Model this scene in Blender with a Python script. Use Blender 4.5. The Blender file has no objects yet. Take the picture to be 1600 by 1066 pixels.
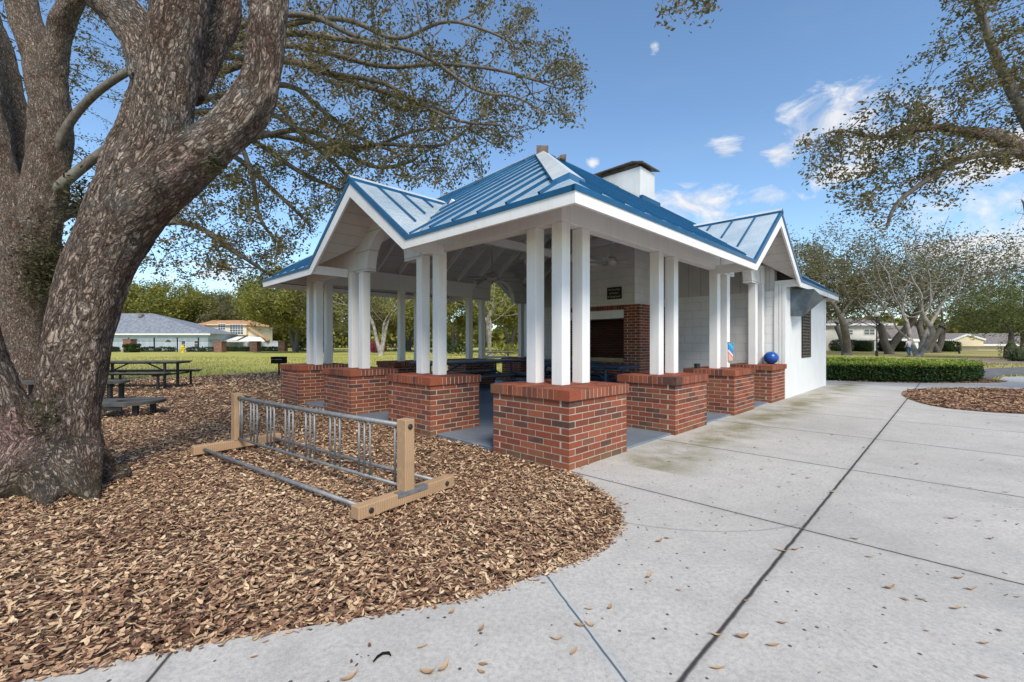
import bpy, math, random
import numpy as np
from mathutils import Vector, Matrix, noise as mnoise

R = math.radians
rng = np.random.default_rng(7)
random.seed(7)
scene = bpy.context.scene
col = scene.collection
F, Y0, CH = 699.25, 536.4, 1.2          # focal length (px of the 1600 px photo), horizon row, eye height


def at(px, py, Y):
    """3-D point on the sight line of a photo pixel at depth Y (used to survey real positions)."""
    return Vector(((px - 800) / F * Y, Y, CH + (Y0 - py) / F * Y))


def gr(px, py):
    """ground point"""
    return at(px, py, CH * F / (py - Y0))


# ------------------------------------------------------------------ object helpers
def tag(o, label=None, cat=None, group=None, kind=None):
    if label: o['label'] = label
    if cat: o['category'] = cat
    if group: o['group'] = group
    if kind: o['kind'] = kind
    return o


def thing(name, label, cat, loc=(0, 0, 0), rz=0.0, group=None):
    o = bpy.data.objects.new(name, None)
    o.empty_display_size = 0.1
    col.objects.link(o)
    o.location = loc
    o.rotation_euler = (0, 0, rz)
    return tag(o, label, cat, group)


def copy_tree(o, parent=None):
    c = o.copy()
    col.objects.link(c)
    if parent: c.parent = parent
    for ch in [q for q in bpy.data.objects if q.parent == o]:
        copy_tree(ch, c)
    return c


class MB:
    """collects faces (with a random value and a material slot) and builds ONE mesh object"""
    def __init__(s):
        s.v = []; s.f = []; s.r = []; s.m = []; s.uvs = None

    def face(s, pts, r=None, m=0):
        i = len(s.v)
        s.v.extend([tuple(p) for p in pts])
        s.f.append(tuple(range(i, i + len(pts))))
        s.r.append(random.random() if r is None else r); s.m.append(m)

    def mesh(s, vs, fs, r=None, m=0):
        i = len(s.v)
        s.v.extend([tuple(p) for p in vs])
        for f in fs:
            s.f.append(tuple(i + k for k in f))
            s.r.append(random.random() if r is None else r); s.m.append(m)

    def hexa(s, p, r=None, m=0):
        """8 points: bottom 0-3 ccw, top 4-7"""
        if r is None: r = random.random()
        s.mesh(p, [(3, 2, 1, 0), (4, 5, 6, 7), (0, 1, 5, 4), (1, 2, 6, 5), (2, 3, 7, 6), (3, 0, 4, 7)], r, m)

    def box(s, x0, x1, y0, y1, z0, z1, r=None, m=0):
        s.hexa([(x0, y0, z0), (x1, y0, z0), (x1, y1, z0), (x0, y1, z0),
                (x0, y0, z1), (x1, y0, z1), (x1, y1, z1), (x0, y1, z1)], r, m)

    def bar(s, p, q, w, h=None, r=None, m=0, up=(0, 0, 1)):
        p, q = Vector(p), Vector(q); h = h or w
        d = (q - p).normalized(); up = Vector(up)
        if abs(d.dot(up)) > .98: up = Vector((0, 1, 0))
        a = d.cross(up).normalized() * (w / 2); b = a.cross(d).normalized() * (h / 2)
        s.hexa([p - a - b, q - a - b, q + a - b, p + a - b, p - a + b, q - a + b, q + a + b, p + a + b], r, m)

    def tube(s, pts, rad, n=8, r=None, m=0, cap=True):
        pts = [Vector(p) for p in pts]
        if not hasattr(rad, '__len__'): rad = [rad] * len(pts)
        ref = None; rings = []
        for i, p in enumerate(pts):
            d = (pts[min(i + 1, len(pts) - 1)] - pts[max(i - 1, 0)])
            d = d.normalized() if d.length > 1e-9 else Vector((0, 0, 1))
            if ref is None:
                ref = Vector((1, 0, 0)) if abs(d.x) < .8 else Vector((0, 1, 0))
            a = (ref - d * ref.dot(d))
            a = a.normalized() if a.length > 1e-6 else d.orthogonal().normalized()
            b = d.cross(a); ref = a
            rings.append([p + (a * math.cos(t) + b * math.sin(t)) * rad[i]
                          for t in (2 * math.pi * k / n for k in range(n))])
        vs = [q for rg in rings for q in rg]; fs = []
        for i in range(len(pts) - 1):
            for k in range(n):
                fs.append((i * n + k, i * n + (k + 1) % n, (i + 1) * n + (k + 1) % n, (i + 1) * n + k))
        if cap:
            fs.append(tuple(range(n - 1, -1, -1)))
            fs.append(tuple((len(pts) - 1) * n + k for k in range(n)))
        s.mesh(vs, fs, random.random() if r is None else r, m)

    def build(s, name, mats, parent=None, smooth=False, bevel=0.0, kind=None, label=None):
        me = bpy.data.meshes.new(name)
        me.from_pydata(s.v, [], s.f)
        a = me.attributes.new('rnd', 'FLOAT', 'FACE'); a.data.foreach_set('value', s.r)
        if not isinstance(mats, (list, tuple)): mats = [mats]
        for m in mats: me.materials.append(m)
        me.polygons.foreach_set('material_index', s.m)
        if smooth: me.polygons.foreach_set('use_smooth', [True] * len(s.f))
        me.update()
        o = bpy.data.objects.new(name, me); col.objects.link(o)
        if parent: o.parent = parent
        if bevel:
            b = o.modifiers.new('bevel', 'BEVEL'); b.width = bevel; b.segments = 2; b.limit_method = 'ANGLE'; b.angle_limit = R(40)
        if kind: o['kind'] = kind
        if label: o['label'] = label
        return o


def np_mesh(name, V, Fc, mats, rnd=None, parent=None, vec=None, smooth=False):
    """fast mesh from arrays: V (n,3), Fc (m,k) constant polygon size"""
    me = bpy.data.meshes.new(name)
    n, (m, k) = len(V), Fc.shape
    me.vertices.add(n); me.vertices.foreach_set('co', V.astype(np.float32).ravel())
    me.loops.add(m * k); me.loops.foreach_set('vertex_index', Fc.astype(np.int32).ravel())
    me.polygons.add(m)
    me.polygons.foreach_set('loop_start', (np.arange(m) * k).astype(np.int32))
    me.polygons.foreach_set('loop_total', np.full(m, k, np.int32))
    if rnd is not None:
        a = me.attributes.new('rnd', 'FLOAT', 'FACE'); a.data.foreach_set('value', rnd.astype(np.float32))
    if vec is not None:
        a = me.attributes.new('bark', 'FLOAT_VECTOR', 'POINT'); a.data.foreach_set('vector', vec.astype(np.float32).ravel())
    if smooth: me.polygons.foreach_set('use_smooth', np.ones(m, bool))
    for q in (mats if isinstance(mats, (list, tuple)) else [mats]): me.materials.append(q)
    me.update(calc_edges=True); me.validate()
    o = bpy.data.objects.new(name, me); col.objects.link(o)
    if parent: o.parent = parent
    return o


# ------------------------------------------------------------------ materials
class NT:
    def __init__(s, name, rough=.6, spec=.3):
        s.mat = bpy.data.materials.new(name); s.mat.use_nodes = True
        s.t = s.mat.node_tree; s.b = s.t.nodes['Principled BSDF']
        s.b.inputs['Roughness'].default_value = rough
        s.b.inputs['Specular IOR Level'].default_value = spec
        s.out = s.t.nodes['Material Output']

    def n(s, typ, props=None, **kw):
        nd = s.t.nodes.new(typ)
        for k, v in (props or {}).items(): setattr(nd, k, v)
        for k, v in kw.items():
            k = k.replace('_', ' ')
            if k.isdigit() : s.set(nd.inputs[int(k)], v)
            else: s.set(nd.inputs[k], v)
        return nd

    def set(s, inp, v):
        if isinstance(v, bpy.types.NodeSocket): s.t.links.new(v, inp)
        else: inp.default_value = v

    def link(s, a, b): s.t.links.new(a, b)

    def math(s, op, a, b=0.0, clamp=False):
        nd = s.t.nodes.new('ShaderNodeMath'); nd.operation = op; nd.use_clamp = clamp
        s.set(nd.inputs[0], a); s.set(nd.inputs[1], b); return nd.outputs[0]

    def mix(s, f, a, b, mode='MIX'):
        nd = s.t.nodes.new('ShaderNodeMix'); nd.data_type = 'RGBA'; nd.blend_type = mode
        s.set(nd.inputs[0], f)
        for i, v in ((6, a), (7, b)):
            if not isinstance(v, bpy.types.NodeSocket) and len(v) == 3: v = (*v, 1)
            s.set(nd.inputs[i], v)
        return nd.outputs[2]

    def ramp(s, f, stops, interp='LINEAR'):
        nd = s.t.nodes.new('ShaderNodeValToRGB'); nd.color_ramp.interpolation = interp
        e = nd.color_ramp.elements
        while len(e) < len(stops): e.new(.5)
        for el, (p, c) in zip(e, stops):
            el.position = p; el.color = (*c, 1) if len(c) == 3 else c
        s.set(nd.inputs[0], f); return nd.outputs[0]

    def obj(s): return s.n('ShaderNodeTexCoord').outputs['Object']
    def geo(s): return s.n('ShaderNodeNewGeometry').outputs['Position']
    def rnd(s): return s.n('ShaderNodeAttribute', {'attribute_name': 'rnd'}).outputs['Fac']

    def noise(s, v, scale, detail=4, rough=.55, dist=0.0):
        return s.n('ShaderNodeTexNoise', Vector=v, Scale=scale, Detail=detail, Roughness=rough, Distortion=dist).outputs['Fac']

    def vmul(s, v, k):
        return s.n('ShaderNodeVectorMath', {'operation': 'MULTIPLY'}, **{'0': v, '1': k}).outputs[0]

    def bump(s, h, strength=.4, dist=.01, normal=None):
        nd = s.n('ShaderNodeBump', Strength=strength, Distance=dist, Height=h)
        if normal is not None: s.link(normal, nd.inputs['Normal'])
        return nd.outputs[0]

    def base(s, c):
        if not isinstance(c, bpy.types.NodeSocket) and len(c) == 3: c = (*c, 1)
        s.set(s.b.inputs['Base Color'], c)

    def nrm(s, v): s.link(v, s.b.inputs['Normal'])
    def rough(s, v): s.set(s.b.inputs['Roughness'], v)


def mat_plain(name, c, rough=.5, spec=.3, metal=0.0, var=.15, scale=6.0, bump=.15):
    t = NT(name, rough, spec); v = t.obj()
    nz = t.noise(v, scale, 5)
    d = tuple(x * (1 - var * 1.6) for x in c); e = tuple(min(1, x * (1 + var)) for x in c)
    t.base(t.ramp(nz, [(.3, d), (.7, e)]))
    t.b.inputs['Metallic'].default_value = metal
    t.nrm(t.bump(t.noise(v, scale * 9, 3), bump, .004))
    return t.mat


def mat_white_paint(name, c=(.80, .79, .775), streak=True):
    t = NT(name, .5, .35); v = t.obj()
    n1 = t.noise(v, 2.2, 5, .6)
    n2 = t.noise(t.vmul(v, (9, 9, .7)), 1.5, 4, .6)
    dirt = t.math('MULTIPLY', t.ramp(n2, [(.5, (0, 0, 0)), (.78, (1, 1, 1))]), .5)
    b = t.ramp(n1, [(.3, tuple(x * .93 for x in c)), (.7, c)])
    b = t.mix(t.math('MULTIPLY', dirt, .55), b, (.5, .475, .42))
    t.base(b)
    t.nrm(t.bump(t.noise(t.vmul(v, (40, 40, 3)), 1.5, 3), .12, .004))
    return t.mat


def mat_boards(name, c, pitch, axis):
    """white painted boards with dark joints every `pitch` metres along local axis"""
    t = NT(name, .55, .3); v = t.obj()
    x = t.n('ShaderNodeSeparateXYZ', Vector=v).outputs[axis]
    fr = t.math('FRACT', t.math('DIVIDE', x, pitch))
    g = t.math('LESS_THAN', fr, .05)
    n1 = t.noise(v, 3, 5)
    b = t.ramp(n1, [(.3, tuple(q * .86 for q in c)), (.7, c)])
    t.base(t.mix(t.math('MULTIPLY', g, .55), b, (.2, .19, .18)))
    t.nrm(t.bump(t.math('SUBTRACT', 1.0, g), .5, .006))
    return t.mat


def mat_block(name, c, bw=.4, bh=.2):
    t = NT(name, .6, .25); v = t.obj(); g = t.n('ShaderNodeTexCoord').outputs['Normal']
    p = t.n('ShaderNodeSeparateXYZ', Vector=v).outputs; nn = t.n('ShaderNodeSeparateXYZ', Vector=g).outputs
    fx = t.math('GREATER_THAN', t.math('ABSOLUTE', nn[0]), .5)
    u = t.math('ADD', t.math('MULTIPLY', p[1], fx), t.math('MULTIPLY', p[0], t.math('SUBTRACT', 1.0, fx)))
    uv = t.n('ShaderNodeCombineXYZ', X=u, Y=p[2], Z=0.0).outputs[0]
    br = t.n('ShaderNodeTexBrick', Vector=uv, Scale=1.0)
    br.inputs['Brick Width'].default_value = bw; br.inputs['Row Height'].default_value = bh
    br.inputs['Mortar Size'].default_value = .007; br.inputs['Mortar Smooth'].default_value = .4
    m = br.outputs['Fac']; n1 = t.noise(v, 2.5, 5)
    b = t.ramp(n1, [(.3, tuple(x * .88 for x in c)), (.7, c)])
    b = t.mix(t.math('MULTIPLY', m, .5), b, tuple(x * .55 for x in c))
    t.base(b)
    h = t.math('SUBTRACT', t.math('MULTIPLY', t.noise(v, 60, 3), .15), m)
    t.nrm(t.bump(h, .5, .006)); return t.mat


def mat_brick(name, dark=1.0):
    t = NT(name, .85, .15); v = t.obj(); r = t.rnd()
    c = t.ramp(r, [(0, (.095, .05, .04)), (.06, (.13, .058, .042)), (.15, (.165, .055, .034)), (.45, (.245, .068, .038)),
                   (.7, (.28, .077, .041)), (.88, (.31, .10, .053)), (1, (.17, .085, .05))], 'LINEAR')
    n1 = t.noise(v, 45, 4, .7); n2 = t.noise(v, 9, 4, .6); n3 = t.noise(v, 2.2, 4)
    c = t.mix(t.ramp(n1, [(.5, (0, 0, 0)), (.75, (.7, .7, .7))]), c, (.1, .045, .035))
    c = t.mix(t.ramp(n2, [(.5, (0, 0, 0)), (.8, (.5, .5, .5))]), c, (.25, .12, .08))
    z = t.n('ShaderNodeSeparateXYZ', Vector=v).outputs[2]
    low = t.math('MULTIPLY', t.ramp(z, [(0.0, (1, 1, 1)), (.16, (0, 0, 0))]), t.ramp(n3, [(.35, (0, 0, 0)), (.65, (.8, .8, .8))]))
    c = t.mix(low, c, (.16, .12, .06))
    if dark != 1.0: c = t.mix(1 - dark, c, (.02, .015, .012))
    t.base(c); t.nrm(t.bump(t.math('ADD', n1, t.math('MULTIPLY', t.noise(v, 150, 2), .6)), .5, .004)); return t.mat


def mat_mortar(name, c=(.55, .47, .385)):
    t = NT(name, .95, .05); v = t.obj()
    t.base(t.ramp(t.noise(v, 12, 5), [(.3, tuple(x * .7 for x in c)), (.7, c)]))
    t.nrm(t.bump(t.noise(v, 120, 3), .5, .003)); return t.mat


def mat_roof(name):
    t = NT(name, .3, .5); v = t.obj()
    n1 = t.noise(v, 1.6, 5, .6); n2 = t.noise(v, 14, 4)
    c = t.ramp(n1, [(.3, (.33, .43, .50)), (.7, (.52, .59, .63))])
    c = t.mix(t.ramp(n2, [(.55, (0, 0, 0)), (.85, (.35, .35, .35))]), c, (.5, .55, .57))
    t.base(c); t.b.inputs['Metallic'].default_value = .1
    t.rough(t.ramp(n2, [(.3, (.2, .2, .2)), (.7, (.36, .36, .36))]))
    t.nrm(t.bump(t.noise(v, 3.5, 2), .22, .03)); return t.mat


def mat_concrete(name):
    t = NT(name, .85, .2); v = t.geo()
    O = (.536, 4.2, 0); c, s = math.cos(R(45.48)), math.sin(R(45.48))
    n1 = t.noise(v, .55, 6, .6); n2 = t.noise(v, 5, 6, .65); n3 = t.noise(v, 160, 3, .7)
    b = t.ramp(n1, [(.28, (.36, .338, .305)), (.5, (.47, .443, .402)), (.72, (.55, .52, .474))])
    b = t.mix(t.ramp(n2, [(.42, (0, 0, 0)), (.72, (.45, .45, .45))]), b, (.27, .262, .25))
    n4 = t.noise(v, 1.5, 6, .7)
    b = t.mix(t.ramp(n4, [(.52, (0, 0, 0)), (.7, (.45, .45, .45))]), b, (.24, .23, .215))
    b = t.mix(t.ramp(n3, [(.35, (0, 0, 0)), (.7, (.55, .55, .55))]), b, (.62, .595, .55))
    n5 = t.noise(v, 42, 5, .75)
    b = t.mix(t.ramp(n5, [(.42, (0, 0, 0)), (.68, (.6, .6, .6))]), b, (.25, .243, .232))
    # exposed aggregate specks and dark pits
    vo = t.n('ShaderNodeTexVoronoi', Vector=v, Scale=85.0)
    sp = t.math('MULTIPLY', t.math('LESS_THAN', vo.outputs['Distance'], .2), t.math('GREATER_THAN', t.n('ShaderNodeSeparateColor', Color=vo.outputs['Color']).outputs[0], .78))
    b = t.mix(t.math('MULTIPLY', sp, .55), b, (.2, .19, .18))
    vo2 = t.n('ShaderNodeTexVoronoi', Vector=v, Scale=17.0)
    pit = t.math('MULTIPLY', t.math('LESS_THAN', vo2.outputs['Distance'], .13), t.math('GREATER_THAN', t.n('ShaderNodeSeparateColor', Color=vo2.outputs['Color']).outputs[0], .62))
    b = t.mix(t.math('MULTIPLY', pit, .9), b, (.045, .04, .036))
    # pavilion-aligned coordinates
    p = t.n('ShaderNodeSeparateXYZ', Vector=v).outputs
    dx = t.math('SUBTRACT', p[0], O[0]); dy = t.math('SUBTRACT', p[1], O[1])
    ca = t.math('ADD', t.math('MULTIPLY', dx, -s), t.math('MULTIPLY', dy, c))
    cb = t.math('ADD', t.math('MULTIPLY', dx, c), t.math('MULTIPLY', dy, s))
    wob = t.math('MULTIPLY', t.math('SUBTRACT', t.noise(v, 9, 4), .5), .012)
    lines = []
    J1 = t.math('ABSOLUTE', t.math('ADD', t.math('ADD', ca, 1.872), wob)); lines.append((J1, .0085))
    fr = t.math('MULTIPLY', t.math('ABSOLUTE', t.math('SUBTRACT', t.math('FRACT', t.math('ADD', t.math('DIVIDE', t.math('ADD', cb, wob), 1.905), .5)), .5)), 1.905)
    gate = t.math('GREATER_THAN', cb, -.9)
    J2 = t.math('ADD', fr, t.math('MULTIPLY', t.math('SUBTRACT', 1.0, gate), 5.0)); lines.append((J2, .0068))

    def seg(p0, p1):
        d = Vector(p1) - Vector(p0); L = d.length; d /= L
        ex = t.math('SUBTRACT', p[0], p0[0]); ey = t.math('SUBTRACT', p[1], p0[1])
        al = t.math('ADD', t.math('MULTIPLY', ex, d.x), t.math('MULTIPLY', ey, d.y))
        pr = t.math('ABSOLUTE', t.math('ADD', t.math('SUBTRACT', t.math('MULTIPLY', ey, d.x), t.math('MULTIPLY', ex, d.y)), wob))
        out = t.math('ADD', t.math('LESS_THAN', al, 0.0), t.math('GREATER_THAN', al, L))
        return t.math('ADD', pr, t.math('MULTIPLY', out, 5.0))
    S1 = seg((.17, 2.34), (.75, .46)); S2 = seg((-1.33, 1.78), (-1.05, .3))
    lines += [(S1, .004), (S2, .006)]
    halo = t.ramp(S1, [(0, (1, 1, 1)), (.028, (0, 0, 0))])
    b = t.mix(t.math('MULTIPLY', halo, .55), b, (.52, .62, .68))
    # curved hairline crack
    cx = t.math('SUBTRACT', p[0], 1.35); cy = t.math('SUBTRACT', p[1], 4.15)
    rad = t.math('SQRT', t.math('ADD', t.math('MULTIPLY', cx, cx), t.math('MULTIPLY', cy, cy)))
    arc = t.math('ABSOLUTE', t.math('SUBTRACT', t.math('ADD', rad, t.math('MULTIPLY', wob, 3.0)), 1.30))
    okc = t.math('MULTIPLY', t.math('LESS_THAN', p[1], 3.1), t.math('LESS_THAN', p[0], 1.9))
    crack = t.math('MULTIPLY', t.ramp(arc, [(0, (1, 1, 1)), (.015, (0, 0, 0))]), okc)
    b = t.mix(t.math('MULTIPLY', crack, .5), b, (.15, .15, .14))
    # green-brown algae along the eave drip line
    dr = t.ramp(t.math('ABSOLUTE', t.math('ADD', ca, .42)), [(.05, (1, 1, 1)), (.55, (0, 0, 0))])
    al = t.math('MULTIPLY', t.math('MULTIPLY', dr, t.math('GREATER_THAN', cb, .6)), t.ramp(t.noise(v, 1.7, 5, .65), [(.38, (0, 0, 0)), (.6, (1, 1, 1))]))
    b = t.mix(t.math('MULTIPLY', al, .85), b, (.17, .155, .065))
    h = t.math('MULTIPLY', n3, .35)
    dark = None
    for d, w in lines:
        k = t.ramp(d, [(w * .6, (1, 1, 1)), (w * 1.5, (0, 0, 0))])
        soft = t.ramp(d, [(0, (.45, .45, .45)), (w * 5 + .02, (0, 0, 0))])
        b = t.mix(t.math('MULTIPLY', soft, n2), b, (.2, .19, .17))
        b = t.mix(t.math('MULTIPLY', k, .93), b, (.028, .026, .024))
        h = t.math('SUBTRACT', h, k)
    t.base(b); t.nrm(t.bump(h, .55, .006)); return t.mat


def mat_slab(name):
    t = NT(name, .5, .35); v = t.obj()
    n1 = t.noise(v, 1.3, 6, .6); n2 = t.noise(v, 20, 4)
    c = t.ramp(n1, [(.3, (.115, .145, .185)), (.7, (.185, .215, .255))])
    c = t.mix(t.ramp(n2, [(.55, (0, 0, 0)), (.8, (.4, .4, .4))]), c, (.24, .25, .26))
    t.base(c); t.nrm(t.bump(n2, .15, .004)); return t.mat


def mat_lawn(name):
    t = NT(name, .9, .1); v = t.geo()
    n0 = t.noise(v, .05, 4); n1 = t.noise(v, .28, 6, .65); n2 = t.noise(v, 3.5, 6, .7); n3 = t.noise(t.vmul(v, (1, 1, 1)), 26, 3, .7)
    g = t.ramp(n1, [(.3, (.29, .30, .06)), (.5, (.42, .385, .105)), (.72, (.50, .43, .165))])
    g = t.mix(t.ramp(n2, [(.45, (0, 0, 0)), (.75, (.6, .6, .6))]), g, (.42, .36, .17))
    g = t.mix(t.ramp(n0, [(.4, (0, 0, 0)), (.65, (.55, .55, .55))]), g, (.33, .35, .06))
    # drier, browner to the right of the walk
    p = t.n('ShaderNodeSeparateXYZ', Vector=v).outputs
    dry = t.math('MULTIPLY', t.ramp(t.math('DIVIDE', p[0], 60.0), [(.2, (0, 0, 0)), (.5, (1, 1, 1))]), t.ramp(n1, [(.3, (.3, .3, .3)), (.6, (1, 1, 1))]))
    g = t.mix(t.math('MULTIPLY', dry, .7), g, (.36, .29, .15))
    t.base(g); t.nrm(t.bump(t.math('ADD', n3, n2), .8, .05)); return t.mat


def mat_mulch(name):
    t = NT(name, .95, .08); v = t.geo()
    vo = t.n('ShaderNodeTexVoronoi', Vector=t.vmul(v, (1, 1, 1)), Scale=24.0)
    rc = t.n('ShaderNodeSeparateColor', Color=vo.outputs['Color']).outputs[0]
    c = t.ramp(rc, [(0, (.05, .028, .02)), (.3, (.14, .08, .055)), (.6, (.25, .16, .1)), (.85, (.36, .25, .16)), (1, (.45, .33, .21))])
    c = t.mix(t.ramp(t.noise(v, .7, 5), [(.35, (0, 0, 0)), (.65, (.5, .5, .5))]), c, (.12, .065, .045))
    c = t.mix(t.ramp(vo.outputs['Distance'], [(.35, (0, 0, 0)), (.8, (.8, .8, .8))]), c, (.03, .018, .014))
    t.base(c); t.nrm(t.bump(vo.outputs['Distance'], .9, .03)); return t.mat


def mat_chips(name):
    t = NT(name, .8, .15); v = t.geo(); r = t.rnd()
    big = t.noise(v, .75, 4, .6)
    x = t.math('ADD', r, t.math('MULTIPLY', t.math('SUBTRACT', big, .5), .9), clamp=True)
    c = t.ramp(x, [(0, (.11, .052, .034)), (.2, (.23, .118, .073)), (.4, (.38, .222, .132)), (.6, (.52, .335, .193)), (.8, (.63, .445, .265)), (1, (.72, .545, .35))])
    fl = t.noise(v, 70, 3, .7)
    c = t.mix(t.ramp(fl, [(.45, (0, 0, 0)), (.75, (.55, .55, .55))]), c, (.12, .07, .05))
    t.base(c); t.nrm(t.bump(fl, .5, .004)); return t.mat


def mat_leaf(name, stops, transl=.35, big=.6):
    """leaf colour from per-leaf random value + large-scale light/dark clumps in the colour of the plant"""
    t = NT(name, .55, .25); v = t.geo(); r = t.rnd()
    bn = t.noise(v, big, 3)
    x = t.math('ADD', t.math('MULTIPLY', r, .65), t.math('MULTIPLY', t.math('SUBTRACT', bn, .3), .75), clamp=True)
    c = t.ramp(x, stops); t.base(c)
    tr = t.n('ShaderNodeBsdfTranslucent'); t.link(c, tr.inputs[0])
    mx = t.n('ShaderNodeMixShader'); mx.inputs[0].default_value = transl
    t.link(t.b.outputs[0], mx.inputs[1]); t.link(tr.outputs[0], mx.inputs[2]); t.link(mx.outputs[0], t.out.inputs[0])
    return t.mat


def mat_bark(name, lichen=True, near=True):
    t = NT(name, .9, .1)
    if near:
        v = t.n('ShaderNodeAttribute', {'attribute_name': 'bark'}).outputs['Vector']
        w = t.geo()
        nz = t.n('ShaderNodeTexNoise', Vector=v, Scale=11.0, Detail=5.0)
        dv = t.n('ShaderNodeVectorMath', {'operation': 'MULTIPLY_ADD'}, **{'0': nz.outputs['Color'], '1': (.11, .11, .05), '2': v}).outputs[0]
        vo = t.n('ShaderNodeTexVoronoi', {'feature': 'DISTANCE_TO_EDGE'}, Vector=dv, Scale=29.0)
        vc = t.n('ShaderNodeTexVoronoi', Vector=dv, Scale=29.0)
        rg = t.math('ABSOLUTE', t.math('SUBTRACT', t.noise(dv, 21, 6, .66, 1.2), .5))
        rg = t.ramp(rg, [(.0, (0, 0, 0)), (.075, (1, 1, 1))])
        ed = t.ramp(vo.outputs['Distance'], [(0, (0, 0, 0)), (.16, (1, 1, 1))])
        e = t.math('MULTIPLY', t.math('ADD', t.math('MULTIPLY', rg, .72), .28), t.math('ADD', t.math('MULTIPLY', ed, .5), .5))
        n1 = t.noise(w, 2.4, 6, .65); n2 = t.noise(v, 75, 5, .7); n3 = t.noise(w, 7, 5, .65)
        rc = t.n('ShaderNodeSeparateColor', Color=vc.outputs['Color']).outputs[0]
        tone = t.math('ADD', t.math('MULTIPLY', t.noise(w, 5.5, 6, .7), .8), t.math('MULTIPLY', rc, .2))
        pl = t.ramp(tone, [(.3, (.25, .178, .135)), (.5, (.36, .272, .213)), (.7, (.47, .378, .31))])
        pl = t.mix(t.ramp(n2, [(.5, (0, 0, 0)), (.68, (.7, .7, .7))]), pl, (.5, .43, .37))
        c = t.mix(t.ramp(e, [(.15, (0, 0, 0)), (.75, (1, 1, 1))]), (.045, .028, .02), pl)
        c = t.mix(t.ramp(n1, [(.5, (0, 0, 0)), (.72, (.75, .75, .75))]), c, t.mix(e, (.06, .045, .036), (.36, .36, .33)))
        if lichen:
            p = t.n('ShaderNodeSeparateXYZ', Vector=w).outputs
            redd = t.ramp(t.noise(w, 1.7, 4), [(.52, (0, 0, 0)), (.66, (.55, .55, .55))])
            c = t.mix(redd, c, t.mix(e, (.03, .015, .01), (.17, .085, .06)))
            grn = t.math('MULTIPLY', t.ramp(p[2], [(.0, (1, 1, 1)), (.35, (0, 0, 0))]), t.ramp(n3, [(.35, (0, 0, 0)), (.6, (.75, .75, .75))]))
            c = t.mix(grn, c, (.075, .08, .045))
            lic = t.math('MULTIPLY', t.ramp(n3, [(.55, (0, 0, 0)), (.7, (.8, .8, .8))]), t.ramp(n2, [(.4, (0, 0, 0)), (.6, (1, 1, 1))]))
            c = t.mix(t.math('MULTIPLY', lic, t.ramp(t.math('DIVIDE', p[2], 4.0), [(.35, (0, 0, 0)), (.7, (.8, .8, .8))])), c, (.27, .31, .28))
            # pink crust lichen in a few places
            for q, rr in ((at(268, 272, 3.6), .12), (at(292, 250, 3.57), .10), (at(18, 680, 3.4), .30), (at(62, 722, 3.36), .17)):
                d = t.n('ShaderNodeVectorMath', {'operation': 'DISTANCE'}, **{'0': w, '1': q}).outputs['Value']
                k = t.math('MULTIPLY', t.ramp(d, [(rr * .35, (1, 1, 1)), (rr, (0, 0, 0))]), t.ramp(t.noise(w, 55, 4, .7), [(.47, (0, 0, 0)), (.55, (1, 1, 1))]))
                c = t.mix(t.math('MULTIPLY', k, .85), c, (.52, .31, .3))
        h = t.math('ADD', e, t.math('MULTIPLY', n2, .45))
        t.base(c); t.nrm(t.bump(h, 1.0, .045))
    else:
        v = t.geo(); n1 = t.noise(t.vmul(v, (1, 1, .35)), 14, 4, .65); n2 = t.noise(v, 1.6, 4)
        c = t.ramp(n1, [(.3, (.075, .06, .05)), (.6, (.17, .145, .125)), (.8, (.24, .215, .19))])
        c = t.mix(t.ramp(n2, [(.45, (0, 0, 0)), (.7, (.6, .6, .6))]), c, (.2, .205, .175))
        t.base(c); t.nrm(t.bump(n1, .7, .03))
    return t.mat


def mat_wood(name, c=(.42, .27, .155)):
    t = NT(name, .75, .2); v = t.obj()
    g = t.noise(t.vmul(v, (1, 1, 1)), 3.0, 3, .5, 1.2)
    w = t.n('ShaderNodeTexWave', Vector=v, Scale=16.0, Distortion=3.5, Detail=3.0).outputs['Fac']
    b = t.ramp(w, [(.2, tuple(x * .88 for x in c)), (.8, tuple(x * 1.07 for x in c))])
    b = t.mix(t.ramp(g, [(.45, (0, 0, 0)), (.7, (.4, .4, .4))]), b, tuple(x * .62 for x in c))
    t.base(b); t.nrm(t.bump(w, .2, .003)); return t.mat


def mat_stone(name): return mat_plain(name, (.4, .38, .35), .85, .1)


M = {}
M['white'] = mat_white_paint('white_paint')
M['deck_b'] = mat_boards('white_roof_boards', (.6, .57, .54), .19, 0)
M['deck_a'] = mat_boards('white_roof_boards_cross', (.6, .57, .54), .19, 1)
M['block'] = mat_block('painted_block', (.74, .73, .715))
M['stucco'] = mat_white_paint('white_stucco', (.76, .76, .75))
M['brick'] = mat_brick('red_brick')
M['sooty'] = mat_brick('sooty_brick', .3)
M['mortar'] = mat_mortar('mortar')
M['mortar_dark'] = mat_mortar('sooty_mortar', (.12, .10, .085))
M['roof'] = mat_roof('blue_metal_roof')
M['cap_metal'] = mat_plain('weathered_cap_metal', (.62, .65, .64), .35, .5, .1, .1, 2.5)
M['trim_blue'] = mat_plain('blue_trim_metal', (.009, .092, .205), .35, .5, .1, .12, 4)
M['concrete'] = mat_concrete('broom_concrete')
M['slab'] = mat_slab('painted_slab')
M['lawn'] = mat_lawn('lawn_grass')
M['mulch'] = mat_mulch('mulch_ground')
M['chips'] = mat_chips('mulch_chips')
M['wood'] = mat_wood('treated_pine')
M['galv'] = mat_plain('galvanised_steel', (.24, .245, .25), .55, .4, .5, .18, 18)
M['blackmetal'] = mat_plain('black_coated_steel', (.02, .02, .021), .5, .4, 0, .25, 10)
M['blackplastic'] = mat_plain('dark_weathered_top', (.085, .08, .072), .7, .25, 0, .3, 6)
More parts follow.
